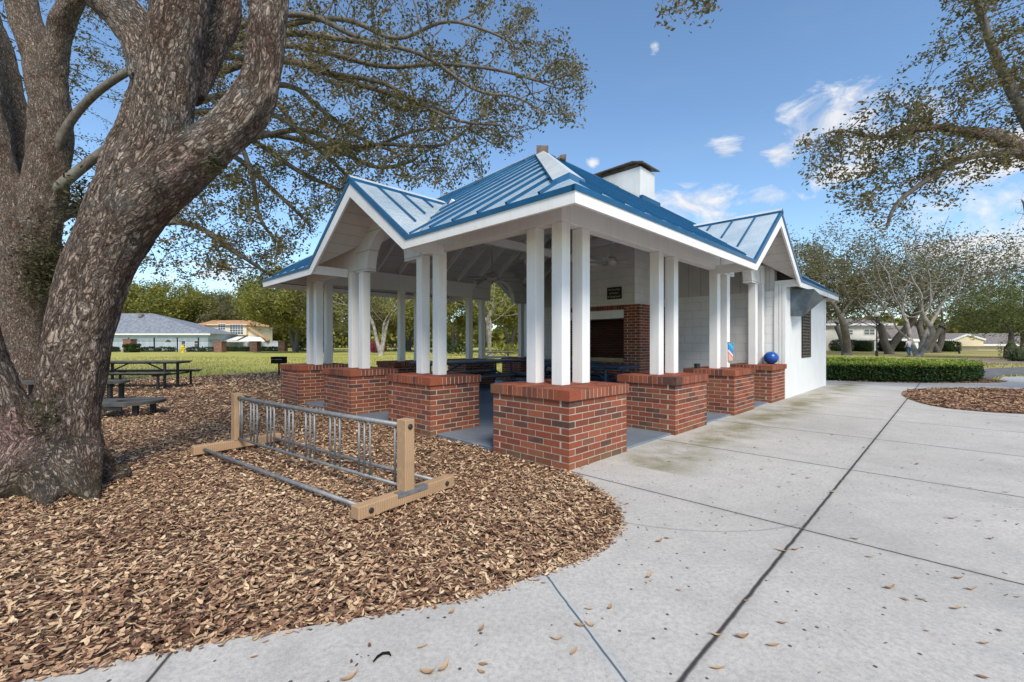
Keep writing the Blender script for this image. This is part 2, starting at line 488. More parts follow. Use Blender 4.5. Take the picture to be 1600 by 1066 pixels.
M['bluecoat'] = mat_plain('dark_blue_coating', (.03, .055, .105), .45, .4, 0, .2, 9)
M['topcoat'] = mat_plain('greyed_table_coating', (.13, .14, .14), .55, .3, 0, .2, 5)
M['brownmetal'] = mat_plain('rusty_brown_metal', (.16, .12, .1), .6, .4, .3, .3, 6)
M['bronze'] = mat_plain('bronze_screen', (.10, .085, .065), .6, .3, 0, .3, 12)
M['greymetal'] = mat_plain('blue_grey_hood_metal', (.12, .145, .17), .4, .5, .5, .4, 3)
M['soot'] = mat_plain('soot', (.015, .013, .012), .95, .05)
M['tan'] = mat_plain('tan_firebrick', (.36, .27, .15), .85, .1)
M['signblack'] = mat_plain('sign_black', (.018, .016, .014), .5, .3)
M['letter'] = mat_plain('sign_lettering', (.5, .45, .36), .5, .3, 0, .05)
M['bark_near'] = mat_bark('oak_bark')
M['bark'] = mat_bark('twig_bark', near=False)
M['palebark'] = mat_plain('pale_grey_bark', (.33, .30, .27), .9, .1, 0, .3, 3)
M['leaf_oak'] = mat_leaf('oak_leaves', [(0, (.06, .058, .022)), (.35, (.12, .108, .04)), (.6, (.19, .16, .062)), (.82, (.27, .2, .09)), (1, (.36, .25, .13))], .5)
M['leaf_grey'] = mat_leaf('grey_green_leaves', [(0, (.08, .078, .04)), (.4, (.165, .155, .075)), (.7, (.245, .22, .11)), (1, (.34, .29, .165))], .45, .35)
M['leaf_yellow'] = mat_leaf('spring_leaves', [(0, (.075, .085, .02)), (.4, (.19, .2, .04)), (.7, (.31, .29, .065)), (1, (.42, .36, .11))], .45, .25)
M['leaf_lime'] = mat_leaf('fine_light_green_leaves', [(0, (.06, .08, .025)), (.5, (.14, .165, .05)), (1, (.24, .26, .09))], .45, .4)
M['leaf_dark'] = mat_leaf('dark_hedge_leaves', [(0, (.012, .022, .008)), (.5, (.03, .055, .015)), (1, (.08, .12, .025))], .25, 1.5)
M['moss'] = mat_leaf('grey_hanging_moss', [(0, (.09, .09, .06)), (1, (.22, .21, .15))], .4, 2)
M['fern'] = mat_leaf('resurrection_fern', [(0, (.03, .03, .012)), (.6, (.075, .07, .03)), (1, (.13, .11, .05))], .3, 4)


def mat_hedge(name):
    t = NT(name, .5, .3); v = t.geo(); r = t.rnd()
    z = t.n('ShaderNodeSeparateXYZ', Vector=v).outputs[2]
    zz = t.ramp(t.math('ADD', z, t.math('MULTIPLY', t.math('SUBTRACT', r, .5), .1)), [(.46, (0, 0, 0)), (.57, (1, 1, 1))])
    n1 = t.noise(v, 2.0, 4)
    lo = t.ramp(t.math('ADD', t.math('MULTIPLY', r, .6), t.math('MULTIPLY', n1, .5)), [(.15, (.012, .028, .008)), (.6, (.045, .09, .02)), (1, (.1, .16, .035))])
    hi = t.ramp(r, [(0, (.22, .30, .035)), (1, (.45, .52, .09))])      # paler yellow-green towards the top
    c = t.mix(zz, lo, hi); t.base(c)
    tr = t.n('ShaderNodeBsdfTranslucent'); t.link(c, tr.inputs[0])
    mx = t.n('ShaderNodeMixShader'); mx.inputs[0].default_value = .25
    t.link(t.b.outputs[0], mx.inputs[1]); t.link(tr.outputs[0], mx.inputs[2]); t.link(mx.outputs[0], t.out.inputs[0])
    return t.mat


M['hedge'] = mat_hedge('clipped_hedge_leaves')


# ------------------------------------------------------------------ world, sun, camera
SUN_EL, SUN_AZ = R(47), R(163)        # azimuth measured clockwise from +Y (north)
w = bpy.data.worlds.new('World'); scene.world = w; w.use_nodes = True
wt = w.node_tree
for nd in list(wt.nodes): wt.nodes.remove(nd)


class WN(NT):
    def __init__(s, tree): s.t = tree


q = WN(wt)
sky = q.n('ShaderNodeTexSky'); sky.sky_type = 'NISHITA'; sky.sun_disc = False
sky.sun_elevation = SUN_EL; sky.sun_rotation = SUN_AZ
sky.air_density = 1.0; sky.dust_density = .4; sky.ozone_density = 1.6
dirv = q.n('ShaderNodeTexCoord').outputs['Generated']
cl = None
CLOUDS = [(1085, 322, .12, .04), (1180, 312, .06, .024), (1132, 238, .036, .026), (1218, 240, .04, .03), (1300, 185, .1, .055),
          (1260, 215, .05, .026), (1400, 210, .1, .05), (1024, 72, .013, .014), (926, 256, .014, .012), (1480, 385, .10, .03), (1590, 400, .09, .05), (1540, 250, .1, .06),
          (1120, 335, .05, .012), (330, 430, .09, .035), (60, 420, .12, .04), (1700, 330, .15, .07), (1330, 270, .06, .03), (560, 460, .3, .03),
          (-500, 300, .3, .12), (2300, 250, .4, .15)]
# cloud plane noise in direction space
cn = q.n('ShaderNodeTexNoise', Vector=q.vmul(dirv, (13, 13, 22)), Scale=1.0, Detail=8.0, Roughness=.62, Distortion=.6).outputs['Fac']
cn2 = q.n('ShaderNodeTexNoise', Vector=q.vmul(dirv, (3.2, 3.2, 9)), Scale=1.0, Detail=7.0, Roughness=.6).outputs['Fac']
for (px, py, wx, wy) in CLOUDS:
    d = Vector(((px - 800) / F, 1, (Y0 - py) / F)); L = d.length; d.normalize()
    hx = Vector((d.y, -d.x, 0)).normalized(); up = hx.cross(d)
    df = q.n('ShaderNodeVectorMath', {'operation': 'SUBTRACT'}, **{'0': dirv, '1': d}).outputs[0]
    ax = q.n('ShaderNodeVectorMath', {'operation': 'DOT_PRODUCT'}, **{'0': df, '1': hx / wx}).outputs['Value']
    az = q.n('ShaderNodeVectorMath', {'operation': 'DOT_PRODUCT'}, **{'0': df, '1': up / wy}).outputs['Value']
    dep = q.n('ShaderNodeVectorMath', {'operation': 'DOT_PRODUCT'}, **{'0': dirv, '1': d}).outputs['Value']
    r2 = q.math('SQRT', q.math('ADD', q.math('MULTIPLY', ax, ax), q.math('MULTIPLY', az, az)))
    k = q.math('SUBTRACT', q.math('SUBTRACT', 1.25, r2), q.math('MULTIPLY', q.math('LESS_THAN', dep, .4), 10.0))
    k = q.math('MAXIMUM', k, -3.0)
    cl = k if cl is None else q.math('MAXIMUM', cl, k)
dens = q.math('ADD', cl, q.math('MULTIPLY', q.math('SUBTRACT', cn, .56), 3.4))
dens = q.ramp(dens, [(.12, (0, 0, 0)), (.95, (.95, .95, .95))])
wisp = q.math('MULTIPLY', q.ramp(cn2, [(.55, (0, 0, 0)), (.85, (1, 1, 1))]), .07)
dens = q.math('MAXIMUM', dens, wisp)
cloudcol = q.mix(q.ramp(cn, [(.4, (0, 0, 0)), (.7, (1, 1, 1))]), (5.2, 5.3, 5.7), (6.8, 6.8, 6.8))
SKYK = .15
tint = q.mix(1.0, sky.outputs[0], (1.17, 1.33, 1.40), 'MULTIPLY')
sc_ = q.mix(dens, tint, cloudcol)
bg = q.n('ShaderNodeBackground', Color=sc_, Strength=SKYK)
wo = q.n('ShaderNodeOutputWorld'); q.link(bg.outputs[0], wo.inputs[0])

sd = bpy.data.lights.new('sun', 'SUN'); sd.energy = 4.4; sd.angle = R(20); sd.color = (1, .915, .79)
so = bpy.data.objects.new('sun', sd); col.objects.link(so)
sv = Vector((math.sin(SUN_AZ) * math.cos(SUN_EL), math.cos(SUN_AZ) * math.cos(SUN_EL), math.sin(SUN_EL)))
so.rotation_euler = sv.to_track_quat('Z', 'Y').to_euler(); so.location = sv * 60

cd = bpy.data.cameras.new('camera'); cam = bpy.data.objects.new('camera', cd); col.objects.link(cam)
cam.location = (0, 0, CH); cam.rotation_euler = (R(90), 0, 0)
cd.sensor_width = 36; cd.lens = F / 1600 * 36; cd.shift_y = (Y0 - 533) / 1600; cd.clip_end = 2000; cd.clip_start = .05
scene.camera = cam
scene.view_settings.view_transform = 'Standard'; scene.view_settings.look = 'None'
scene.view_settings.exposure = 0; scene.view_settings.gamma = 1
scene.render.engine = 'CYCLES'
scene.cycles.max_bounces = 8; scene.cycles.diffuse_bounces = 5; scene.cycles.transparent_max_bounces = 8
scene.cycles.use_denoising = True

# ------------------------------------------------------------------ pavilion frame (x along right-hand side = b, y along left-hand side = a)
PO = (.536, 4.2, 0.0); PR = R(45.48)
PM = Matrix.Translation(PO) @ Matrix.Rotation(PR, 4, 'Z')


def PW(a, b, z=0.0):
    """pavilion (a, b, z) -> world"""
    return PM @ Vector((b, a, z))


# ------------------------------------------------------------------ setting: lawn, mulch, concrete, asphalt
def sheet(name, pts, z, m, skirt=0.0):
    """flat polygon, triangulated by bmesh, with an optional edge drop"""
    import bmesh
    bm = bmesh.new()
    vs = [bm.verts.new((p[0], p[1], z)) for p in pts]
    f = bm.faces.new(vs)
    if f.normal.z < 0: f.normal_flip()
    bmesh.ops.triangulate(bm, faces=[f])
    if skirt:
        lo = [bm.verts.new((p[0], p[1], z - skirt)) for p in pts]
        n = len(vs)
        for i in range(n): bm.faces.new((vs[i], vs[(i + 1) % n], lo[(i + 1) % n], lo[i]))
    bm.normal_update()
    me = bpy.data.meshes.new(name); bm.to_mesh(me); bm.free()
    me.materials.append(m)
    o = bpy.data.objects.new(name, me); col.objects.link(o); o['kind'] = 'structure'
    return o


def smooth_line(pts, k=6):
    """Catmull-Rom through the points"""
    P = [Vector((p[0], p[1])) for p in pts]; out = []
    for i in range(len(P) - 1):
        p0, p1, p2, p3 = P[max(i - 1, 0)], P[i], P[i + 1], P[min(i + 2, len(P) - 1)]
        for j in range(k):
            t = j / k
            out.append(.5 * ((2 * p1) + (p2 - p0) * t + (2 * p0 - 5 * p1 + 4 * p2 - p3) * t * t + (3 * p1 - p0 - 3 * p2 + p3) * t ** 3))
    out.append(P[-1]); return out


sheet('lawn', [(-900, -60), (900, -60), (900, 900), (-900, 900)], -.07, M['lawn'])
EDGE = smooth_line([(-6.5, .2), (-4.0, .9), (-2.4, 1.38), (-1.77, 1.58), (-1.52, 1.69), (-1.23, 1.785), (-.82, 1.91), (-.46, 2.02), (-.17, 2.13), (.17, 2.34),
                    (.40, 2.50), (.59, 2.71), (.71, 2.94), (.77, 3.21), (.75, 3.49), (.68, 3.76), (.57, 4.15)])
pc = PW(.05, .0)
bk = [PW(.05, 11.8), PW(8.2, 11.8)]
MULCH = [(p.x, p.y) for p in EDGE] + [tuple(PW(.1, .1)[:2]), tuple(PW(.1, 11.5)[:2]), tuple(PW(9.6, 11.5)[:2]), (1.0, 18.3), (-3.5, 18.6), (-7, 18.9), (-10.2, 19.0), (-12, 16.2), (-14.5, 15.4), (-19, 14.6), (-24, 12), (-24, 0)]
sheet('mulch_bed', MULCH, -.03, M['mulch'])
RB = smooth_line([(8.7, 7.55), (8.25, 7.8), (8.02, 8.3), (8.25, 9.1), (8.85, 10.1), (9.7, 11.05), (10.8, 11.75), (12.4, 11.95), (13.4, 11.6), (16, 10.4), (20, 8.6)])
RBED = [(p.x, p.y) for p in RB] + [(22, 7.0), (18, 6.0), (12, 7.1)]
CONC = [(p.x, p.y) for p in EDGE] + [tuple(PW(.12, .12)[:2]), tuple(PW(.12, 11.8)[:2]), tuple(PW(6, 11.8)[:2]), (9.0, 16.2), (9.6, 15.0), (10.4, 14.3), (11.2, 13.75), (12.4, 13.5), (14.3, 13.5), (15.3, 13.85), (16.2, 14.9), (17.6, 16.0),
        (30, 17.5), (45, 19), (45, -8), (-6.5, -8)]
sheet('concrete_walk', CONC, 0.0, M['concrete'], .1)
sheet('mulch_island', RBED, .006, M['mulch'])
# low hedge bed and side path
HB = smooth_line([(9.0, 16.6), (9.6, 15.0), (10.4, 14.3), (11.2, 13.75), (12.4, 13.5), (14.3, 13.5), (15.3, 13.85), (15.9, 14.7), (15.6, 16.5), (13, 17), (9.0, 16.6)])
sheet('hedge_bed', [(p.x, p.y) for p in HB[:-1]], -.02, M['mulch'])
asph = mat_plain('pale_asphalt', (.16, .155, .15), .9, .1, 0, .2, 3)
sheet('asphalt_path', [(16.5, 15.5), (19, 17.3), (24, 18.8), (40, 20.5), (60, 22), (60, 30), (34, 26.5), (24, 22.5), (19.5, 19.6)], -.055, asph)
dirt = mat_plain('bare_dirt', (.27, .21, .15), .95, .05, 0, .3, 1.2)
sheet('bare_soil', [tuple(p) for p in smooth_line([(22, 29), (26, 26.5), (34, 27.5), (52, 30), (56, 36), (42, 38), (31, 35.5), (24, 32.5)], 4)], -.052, dirt)


def inside(P, poly):
    x, y = P[:, 0], P[:, 1]; r = np.zeros(len(P), bool)
    n = len(poly)
    for i in range(n):
        (x0, y0), (x1, y1) = poly[i], poly[(i + 1) % n]
        c = ((y0 > y) != (y1 > y))
        if y1 != y0:
            r ^= c & (x < (x1 - x0) * (y - y0) / (y1 - y0) + x0)
    return r


def rot_frames(n, tilt):
    """random frames, mostly flat: returns two axes (n,3)"""
    yaw = rng.uniform(0, 2 * math.pi, n); t1 = rng.normal(0, tilt, n); t2 = rng.normal(0, tilt, n)
    A = np.stack([np.cos(yaw), np.sin(yaw), t1], 1); A /= np.linalg.norm(A, axis=1)[:, None]
    B = np.stack([-np.sin(yaw), np.cos(yaw), t2], 1)
    B -= A * (A * B).sum(1)[:, None]; B /= np.linalg.norm(B, axis=1)[:, None]
    return A, B


def chips_mesh(name, P, L, Wd, tilt, mat, curl=.25, rnd=None):
    """6-vertex curled flakes: tips + 2x2 waist"""
    n = len(P); A, B = rot_frames(n, tilt); Nn = np.cross(A, B)
    L = L[:, None]; Wd = Wd[:, None]
    cu = rng.uniform(-.3, 1, n)[:, None] * curl * L
    V = np.stack([P - A * L * .5 + Nn * cu * .5, P - A * L * .16 - B * Wd * .5, P - A * L * .12 + B * Wd * .5 - Nn * cu * .1,
                  P + A * L * .22 - B * Wd * .42 + Nn * cu * .15, P + A * L * .18 + B * Wd * .5, P + A * L * .5 + Nn * cu * .6], 1).reshape(-1, 3)
    base = (np.arange(n) * 6)[:, None]
    Fc = np.stack([base + np.array([0, 1, 2]), base + np.array([1, 3, 2]), base + np.array([2, 3, 4]), base + np.array([3, 5, 4])], 1).reshape(-1, 3)
    r = np.repeat(rng.random(n) if rnd is None else rnd, 4)
    return np_mesh(name, V, Fc, mat, r)


# chips and dry leaves of the mulch: density falls with distance
def scatter(poly, x0, x1, y0, y1, n, holes=()):
    P = np.stack([rng.uniform(x0, x1, n), rng.uniform(y0, y1, n)], 1)
    P = P[inside(P, poly)]
    # only where the photo could see: inside a wide wedge in front of the lens
    P = P[np.abs(P[:, 0]) < P[:, 1] * 1.45 + 1.2]
    return P


SLAB = [tuple(PW(a, b)[:2]) for a, b in ((.12, .12), (.12, 11.8), (7.6, 11.8), (7.6, .12))]
parts_ = []
for (y0, y1, x0, x1, dens, l0, l1) in ((1.1, 4.2, -5.6, .9, 4600, .015, .05), (4.2, 7.5, -10, .8, 1500, .022, .06), (7.5, 12, -16, 0, 420, .04, .095), (12, 19.2, -22, 2, 190, .06, .13)):
    P = scatter(MULCH, x0, x1, y0, y1, int(dens * (y1 - y0) * (x1 - x0)))
    P = P[~inside(P, SLAB)]
    parts_.append((P, l0, l1))
P = np.concatenate([p for p, _, _ in parts_])
L = np.concatenate([rng.uniform(a, b, len(p)) ** 1.0 for p, a, b in parts_])
Z = rng.uniform(-.028, .012, len(P))
# pile up slightly away from the kerb
shred = rng.random(len(P)) < .38
L = np.where(shred, L * 1.45, L)
chips_mesh('mulch_chips', np.column_stack([P, Z]), L, L * np.where(shred, rng.uniform(.07, .16, len(P)), rng.uniform(.25, .55, len(P))), .24, M['chips'])['kind'] = 'stuff'
ed = np.array([(p.x, p.y) for p in EDGE]); ii = rng.integers(8, len(ed) - 1, 1000); tt = rng.random(1000)[:, None]
P = ed[ii] * (1 - tt) + ed[ii + 1] * tt + rng.normal(0, .02, (1000, 2)) + rng.exponential(.008, (1000, 1)) * np.array([.3, -.6]); L = rng.uniform(.012, .045, len(P))
chips_mesh('spilled_mulch_chips', np.column_stack([P, rng.uniform(.002, .012, len(P))]), L, L * rng.uniform(.15, .45, len(P)), .14, M['chips'])['kind'] = 'stuff'
P = scatter(RBED, 7.9, 20, 6, 12.2, 42000)
L = rng.uniform(.03, .1, len(P))
chips_mesh('island_mulch_chips', np.column_stack([P, rng.uniform(.008, .04, len(P))]), L, L * rng.uniform(.25, .5, len(P)), .22, M['chips'], rnd=rng.random(len(P)) * .7)['kind'] = 'stuff'
HBP = [(p.x, p.y) for p in HB[:-1]]
P = scatter(HBP, 8.8, 16, 13.3, 15.2, 9000)
L = rng.uniform(.04, .1, len(P))
chips_mesh('hedge_mulch_chips', np.column_stack([P, rng.uniform(-.015, .02, len(P))]), L, L * rng.uniform(.25, .5, len(P)), .22, M['chips'], rnd=rng.random(len(P)) * .6)['kind'] = 'stuff'
# crumbs and small leaf bits blown onto the concrete
P = np.concatenate([scatter(CONC, -2, 12, 1.2, 12, 5200)]); 
ab = np.array([[-(p[0] - PO[0]) * math.sin(PR) + (p[1] - PO[1]) * math.cos(PR), 0] for p in P])
keep = (rng.random(len(P)) < np.where(np.abs(ab[:, 0] + .8) < .9, .42, .12))
P = P[keep]; L = rng.uniform(.008, .032, len(P))
P = P[~inside(P, RBED)]; L = L[:len(P)]
chips_mesh('leaf_crumbs', np.column_stack([P, np.full(len(P), .006)]), L, L * rng.uniform(.25, .5, len(P)), .1, M['chips'], rnd=rng.random(len(P)) * .75)['kind'] = 'stuff'

# grass blades at the near rim of the lawn, left of and behind the pavilion
n = 26000
P = np.stack([rng.uniform(-34, 30, n), 15 + 26 * rng.random(n) ** 1.6], 1)
ASPH = [(16.5, 15.5), (19, 17.3), (24, 18.8), (40, 20.5), (60, 22), (60, 30), (34, 26.5), (24, 22.5), (19.5, 19.6)]
P = P[~inside(P, ASPH) & ~inside(P, MULCH) & ~inside(P, CONC) & ~inside(P, HBP) & ~inside(P, SLAB)]
n = len(P); yaw = rng.uniform(0, 6.28, n); hgt = rng.uniform(.04, .11, n) * (1 + .01 * P[:, 1]); wd = .035
dxy = np.stack([np.cos(yaw), np.sin(yaw)], 1) * wd; ln = rng.normal(0, .03, (n, 2))
V = np.stack([np.column_stack([P - dxy, np.full(n, -.08)]), np.column_stack([P + dxy, np.full(n, -.08)]), np.column_stack([P + ln, hgt - .07])], 1).reshape(-1, 3)
M['blade'] = mat_leaf('grass_blades', [(0, (.22, .23, .045)), (.5, (.37, .35, .09)), (1, (.5, .43, .17))], .3, .2)
np_mesh('grass_tufts', V, np.arange(3 * n).reshape(-1, 3), M['blade'], rng.random(n))['kind'] = 'stuff'

# ------------------------------------------------------------------ the pavilion
pav = thing('picnic_pavilion', 'open-sided picnic pavilion with brick piers, white columns and a blue metal roof', 'pavilion', PO, PR)
BM = .2084; BH = .0655; JT = .0105


def brick_prism(mb, x0, y0, nx, ny, z0, rows, rec=.003):
    """running-bond hollow prism of separate bricks; long sides carry the corners on alternate rows"""
    lx, ly = nx * BM - JT * .0, ny * BM
    x1, y1 = x0 + lx, y0 + ly
    mb.box(x0 + rec, x1 - rec, y0 + rec, y1 - rec, z0, z0 + rows * BH, .5, 1)
    D = .09
    for k in range(rows):
        za, zb = z0 + k * BH + JT * .5, z0 + (k + 1) * BH - JT * .5
        fullx = k % 2 == 0
        def run(a, b):
            e = []; t = a
            while t < b - .03:
                u = min(t + BM, b); e.append((t + (JT if t > a + .001 else 0), u)); t = u
            return e
        for s in (0, 1):
            yy = (y0, y0 + D) if s == 0 else (y1 - D, y1)
            for (a, b) in run(x0 if fullx else x0 + BM / 2, x1 if fullx else x1 - BM / 2):
                mb.box(a, b, yy[0], yy[1], za, zb, None, 0)
            xx = (x0, x0 + D) if s == 0 else (x1 - D, x1)
            for (a, b) in run(y0 + BM / 2 if fullx else y0, y1 - BM / 2 if fullx else y1):
                mb.box(xx[0], xx[1], a + (JT if fullx and a < y0 + BM / 2 + .001 else 0), b - (JT if fullx and b > y1 - BM / 2 - .001 else 0), za, zb, None, 0)
            # the inset rows along x leave a joint next to the corner bricks
    return x1, y1


def brick_cap(mb, x0, x1, y0, y1, z0, z1, proud=.02):
    """rowlock course on edge all round with brick top"""
    X0, X1, Y0_, Y1 = x0 - proud, x1 + proud, y0 - proud, y1 + proud
    mb.box(X0 + .003, X1 - .003, Y0_ + .003, Y1 - .003, z0 - .001, z1 - .004, .5, 1)
    D = .19; n = int(round((X1 - X0 - .2) / .07)); w = (X1 - X0 - .2) / n
    for s in (0, 1):
        yy = (Y0_, Y0_ + D) if s == 0 else (Y1 - D, Y1)
        xs = [(X0, X0 + .192)] + [(X0 + .2 + i * w, X0 + .2 + (i + 1) * w - .011) for i in range(n)] if s == 0 else [(X0 + i * w, X0 + (i + 1) * w - .011) for i in range(n)] + [(X1 - .2, X1)]
        for a, b in xs: mb.box(a, b, yy[0], yy[1], z0, z1, None, 0)
        m = int(round((Y1 - Y0_ - 2 * D - .016) / .07)); h = (Y1 - Y0_ - 2 * D - .008) / m
        xx = (X0, X0 + D) if s == 0 else (X1 - D, X1)
        for i in range(m): mb.box(xx[0], xx[1], Y0_ + D + .008 + i * h, Y0_ + D + (i + 1) * h, z0, z1, None, 0)
    # field of flat bricks inside the ring
    yy = Y0_ + D + .008
    while yy < Y1 - D - .05:
        xx = X0 + D + .008
        while xx < X1 - D - .05:
            mb.box(xx, min(xx + .2, X1 - D - .008), yy, min(yy + .062, Y1 - D - .008), z0 + .02, z1 - .0012, None, 0); xx += .208
        yy += .07


PW5 = 5 * BM; PW4 = 4 * BM
WA, WB = 7.711, 11.894           # width (a) and length (b) of the building
PIER_A = [0, 2.223, 4.446, WA - PW5]
PIER_B = [2.265, 4.471, 6.62]
ZC = .753; ZB = 2.50; CW = .145  # pier top, beam underside, column width


def pier(b0, a0, nb, na):
    mb = MB(); z0 = ZC - .098 - 11 * BH
    brick_prism(mb, b0, a0, nb, na, z0, 11)
    p = mb.build('brick_pier', [M['brick'], M['mortar']], pav, bevel=0)
    c = MB(); brick_cap(c, b0, b0 + nb * BM, a0, a0 + na * BM, ZC - .098, ZC)
    k = c.build('brick_cap', [M['brick'], M['mortar']], pav); k.parent = p


def column(b, a, z1=ZB):
    mb = MB(); h = CW / 2
    mb.box(b - h, b + h, a - h, a + h, ZC - .003, z1 - .002)
    mb.build('column', M['white'], pav, bevel=.006)


for i, a0 in enumerate(PIER_A):
    nb = 5 if i in (0, 3) else 4
    pier(0, a0, nb, 5)
for b0 in PIER_B:
    pier(b0, 0, 5, 4)
    pier(b0, WA - PW4, 5, 4)
CI = .46
cols = [(CI, .46), (CI, .83), (.83, .46)]
for i, a0 in enumerate(PIER_A[1:3]):
    cols += [(CI, a0 + .43), (CI, a0 + .84)]
cols += [(CI, WA - .46), (CI, WA - .83), (.83, WA - .46)]
for b0 in PIER_B:
    for db in (.40, .88):
        for a in (CI, WA - CI):
            cols.append((b0 + db, a))
for b, a in cols: column(b, a)

# floor slab (stands proud of the mulch, flush with the walk)
mb = MB(); mb.box(.10, 7.56, .06, 7.65, -.12, .022); mb.build('floor_slab', M['slab'], pav, bevel=.01)

# --- roof numbers
OV = .27; ZT = 2.555
A0, A1, B0, B1 = -OV, WA + OV, -OV, WB + OV
AR = WA / 2; RB0, RB1, ZR = 4.1, 9.2, 5.38
GA = 3.92; GB = 6.2; GH = 1.6; GZ = 3.69           # gables: left one centred on a=GA, side ones on b=GB
sE = (ZR - ZT) / (RB0 - B0); sM = (ZR - ZT) / (AR - A0); sF = (ZR - ZT) / (B1 - RB1)
gbk = B0 + (GZ - ZT) / sE; gak = A0 + (GZ - ZT) / sM; gak2 = A1 - (GZ - ZT) / sM


def roof_polys(dz=0.0):
    """list of (kind, polygon points in (b,a,z))"""
    P = lambda a, b, z: (b, a, z + dz)
    zf = ZT
    return {
        'end': [P(A0, B0, zf), P(GA - GH, B0, zf), P(GA, gbk, GZ), P(GA + GH, B0, zf), P(A1, B0, zf), P(AR, RB0, ZR)],
        'right': [P(A0, B0, zf), P(AR, RB0, ZR), P(AR, RB1, ZR), P(A0, B1, zf), P(A0, GB + GH, zf), P(gak, GB, GZ), P(A0, GB - GH, zf)],
        'left': [P(A1, B0, zf), P(A1, GB - GH, zf), P(gak2, GB, GZ), P(A1, GB + GH, zf), P(A1, B1, zf), P(AR, RB1, ZR), P(AR, RB0, ZR)],
        'far': [P(A0, B1, zf), P(AR, RB1, ZR), P(A1, B1, zf)],
        'g1': [P(GA - GH, B0, zf), P(GA, B0, GZ), P(GA, gbk, GZ)], 'g2': [P(GA + GH, B0, zf), P(GA, gbk, GZ), P(GA, B0, GZ)],
        'g3': [P(A0, GB - GH, zf), P(gak, GB, GZ), P(A0, GB, GZ)], 'g4': [P(A0, GB + GH, zf), P(A0, GB, GZ), P(gak, GB, GZ)],
        'g5': [P(A1, GB - GH, zf), P(A1, GB, GZ), P(gak2, GB, GZ)], 'g6': [P(A1, GB + GH, zf), P(gak2, GB, GZ), P(A1, GB, GZ)],
    }


def poly_mesh(name, polys, mat, parent, up=True):
    import bmesh
    bm = bmesh.new()
    for pts in polys:
        f = bm.faces.new([bm.verts.new(p) for p in pts]); f.normal_update()
        if (f.normal.z < 0) == up: f.normal_flip()
    bmesh.ops.triangulate(bm, faces=bm.faces[:])
    me = bpy.data.meshes.new(name); bm.to_mesh(me); bm.free(); me.materials.append(mat)
    o = bpy.data.objects.new(name, me); col.objects.link(o); o.parent = parent
    return o


RP = roof_polys(0)
roof = poly_mesh('roof', list(RP.values()), M['roof'], pav)
RD = roof_polys(-.055)
for k in RD: poly_mesh('roof_boarding', [RD[k]], M['deck_b' if k in ('end', 'far', 'g3', 'g4', 'g5', 'g6') else 'deck_a'], pav, up=False)


def zroof(a, b):
    """height of the main hip roof"""
    return ZT + min(sE * (b - B0), sM * (a - A0), sM * (A1 - a), sF * (B1 - b))


# standing seams
mb = MB(); SW, SH = .026, .034


def seam(p, q, nrm):
    p, q, nrm = Vector(p), Vector(q), Vector(nrm).normalized()
    if (q - p).length < .12: return
    mb.bar(p + nrm * (SH / 2 - .004), q + nrm * (SH / 2 - .004), SW, SH, .5, 0, up=nrm)


nE = (-sE, 0, 1); nR = (0, -sM, 1); nL = (0, sM, 1); nF = (sF, 0, 1)
a = A0 + .42
while a < A1 - .3:
    bs = B0; h = min(a - A0, A1 - a)
    if abs(a - GA) < GH: bs = gbk - abs(a - GA) / GH * (gbk - B0) + .17
    be = B0 + h * sM / sE - .12
    seam((bs + .02, a, ZT + sE * (bs + .02 - B0)), (be, a, ZT + sE * (be - B0)), nE)
    a += .43
b = B0 + .42
while b < B1 - .3:
    for side in (0, 1):
        s_ = A0
        if abs(b - GB) < GH: s_ = gak - abs(b - GB) / GH * (gak - A0) + .14
        e_ = min(AR, A0 + (b - B0) * sE / sM - .12, A0 + (B1 - b) * sF / sM - .1)
        z0, z1 = ZT + sM * (s_ + .02 - A0), ZT + sM * (e_ - A0)
        if side == 0: seam((b, s_ + .02, z0), (b, e_, z1), nR)
        else: seam((b, A1 - (s_ + .02 - A0), z0), (b, A1 - (e_ - A0), z1), nL)
    b += .405
gs = (GZ - ZT) / GH
for t in np.arange(B0 + .42, gbk - .1, .42):
    reach = GH * (gbk - t) / (gbk - B0) - .1
    for sg in (-1, 1): seam((t, GA, GZ), (t, GA + sg * reach, GZ - gs * reach), (0, sg * gs, 1))
for t in np.arange(.42, gak - A0 - .1, .42):
    reach = GH * (gak - A0 - t) / (gak - A0) - .1
    for sg in (-1, 1):
        seam((GB, A0 + t, GZ), (GB + sg * reach, A0 + t, GZ - gs * reach), (sg * gs, 0, 1))
        seam((GB, A1 - t, GZ), (GB + sg * reach, A1 - t, GZ - gs * reach), (sg * gs, 0, 1))
mb.build('standing_seam', M['trim_blue'], roof, kind=None)

# hip, ridge and valley flashings
def strip(mb, p, q, n1, n2, w=.15, lift=.05, d1=None, d2=None):
    """two-winged cap along p-q; d1,d2 lie in the roof planes pointing away from the line"""
    p, q = Vector(p), Vector(q); up = Vector((0, 0, lift))
    d1, d2 = Vector(d1).normalized() * w, Vector(d2).normalized() * w
    mb.face([p + up, q + up, q + d1 + up * .9, p + d1 + up * .9]); mb.face([q + up, p + up, p + d2 + up * .9, q + d2 + up * .9])
    for d in (d1, d2):
        mb.face([p + d + up * .9, q + d + up * .9, q + d - up * .1, p + d - up * .1], None, 1)
    mb.face([p + d1 + up * .9, p + up, p + d2 + up * .9, p + d2 - up * .1, p - up * .1, p + d1 - up * .1], None, 1)


def inplane(n, line, away):
    n, line = Vector(n).normalized(), Vector(line).normalized()
    d = n.cross(line).normalized()
    return d if d.dot(Vector(away)) > 0 else -d


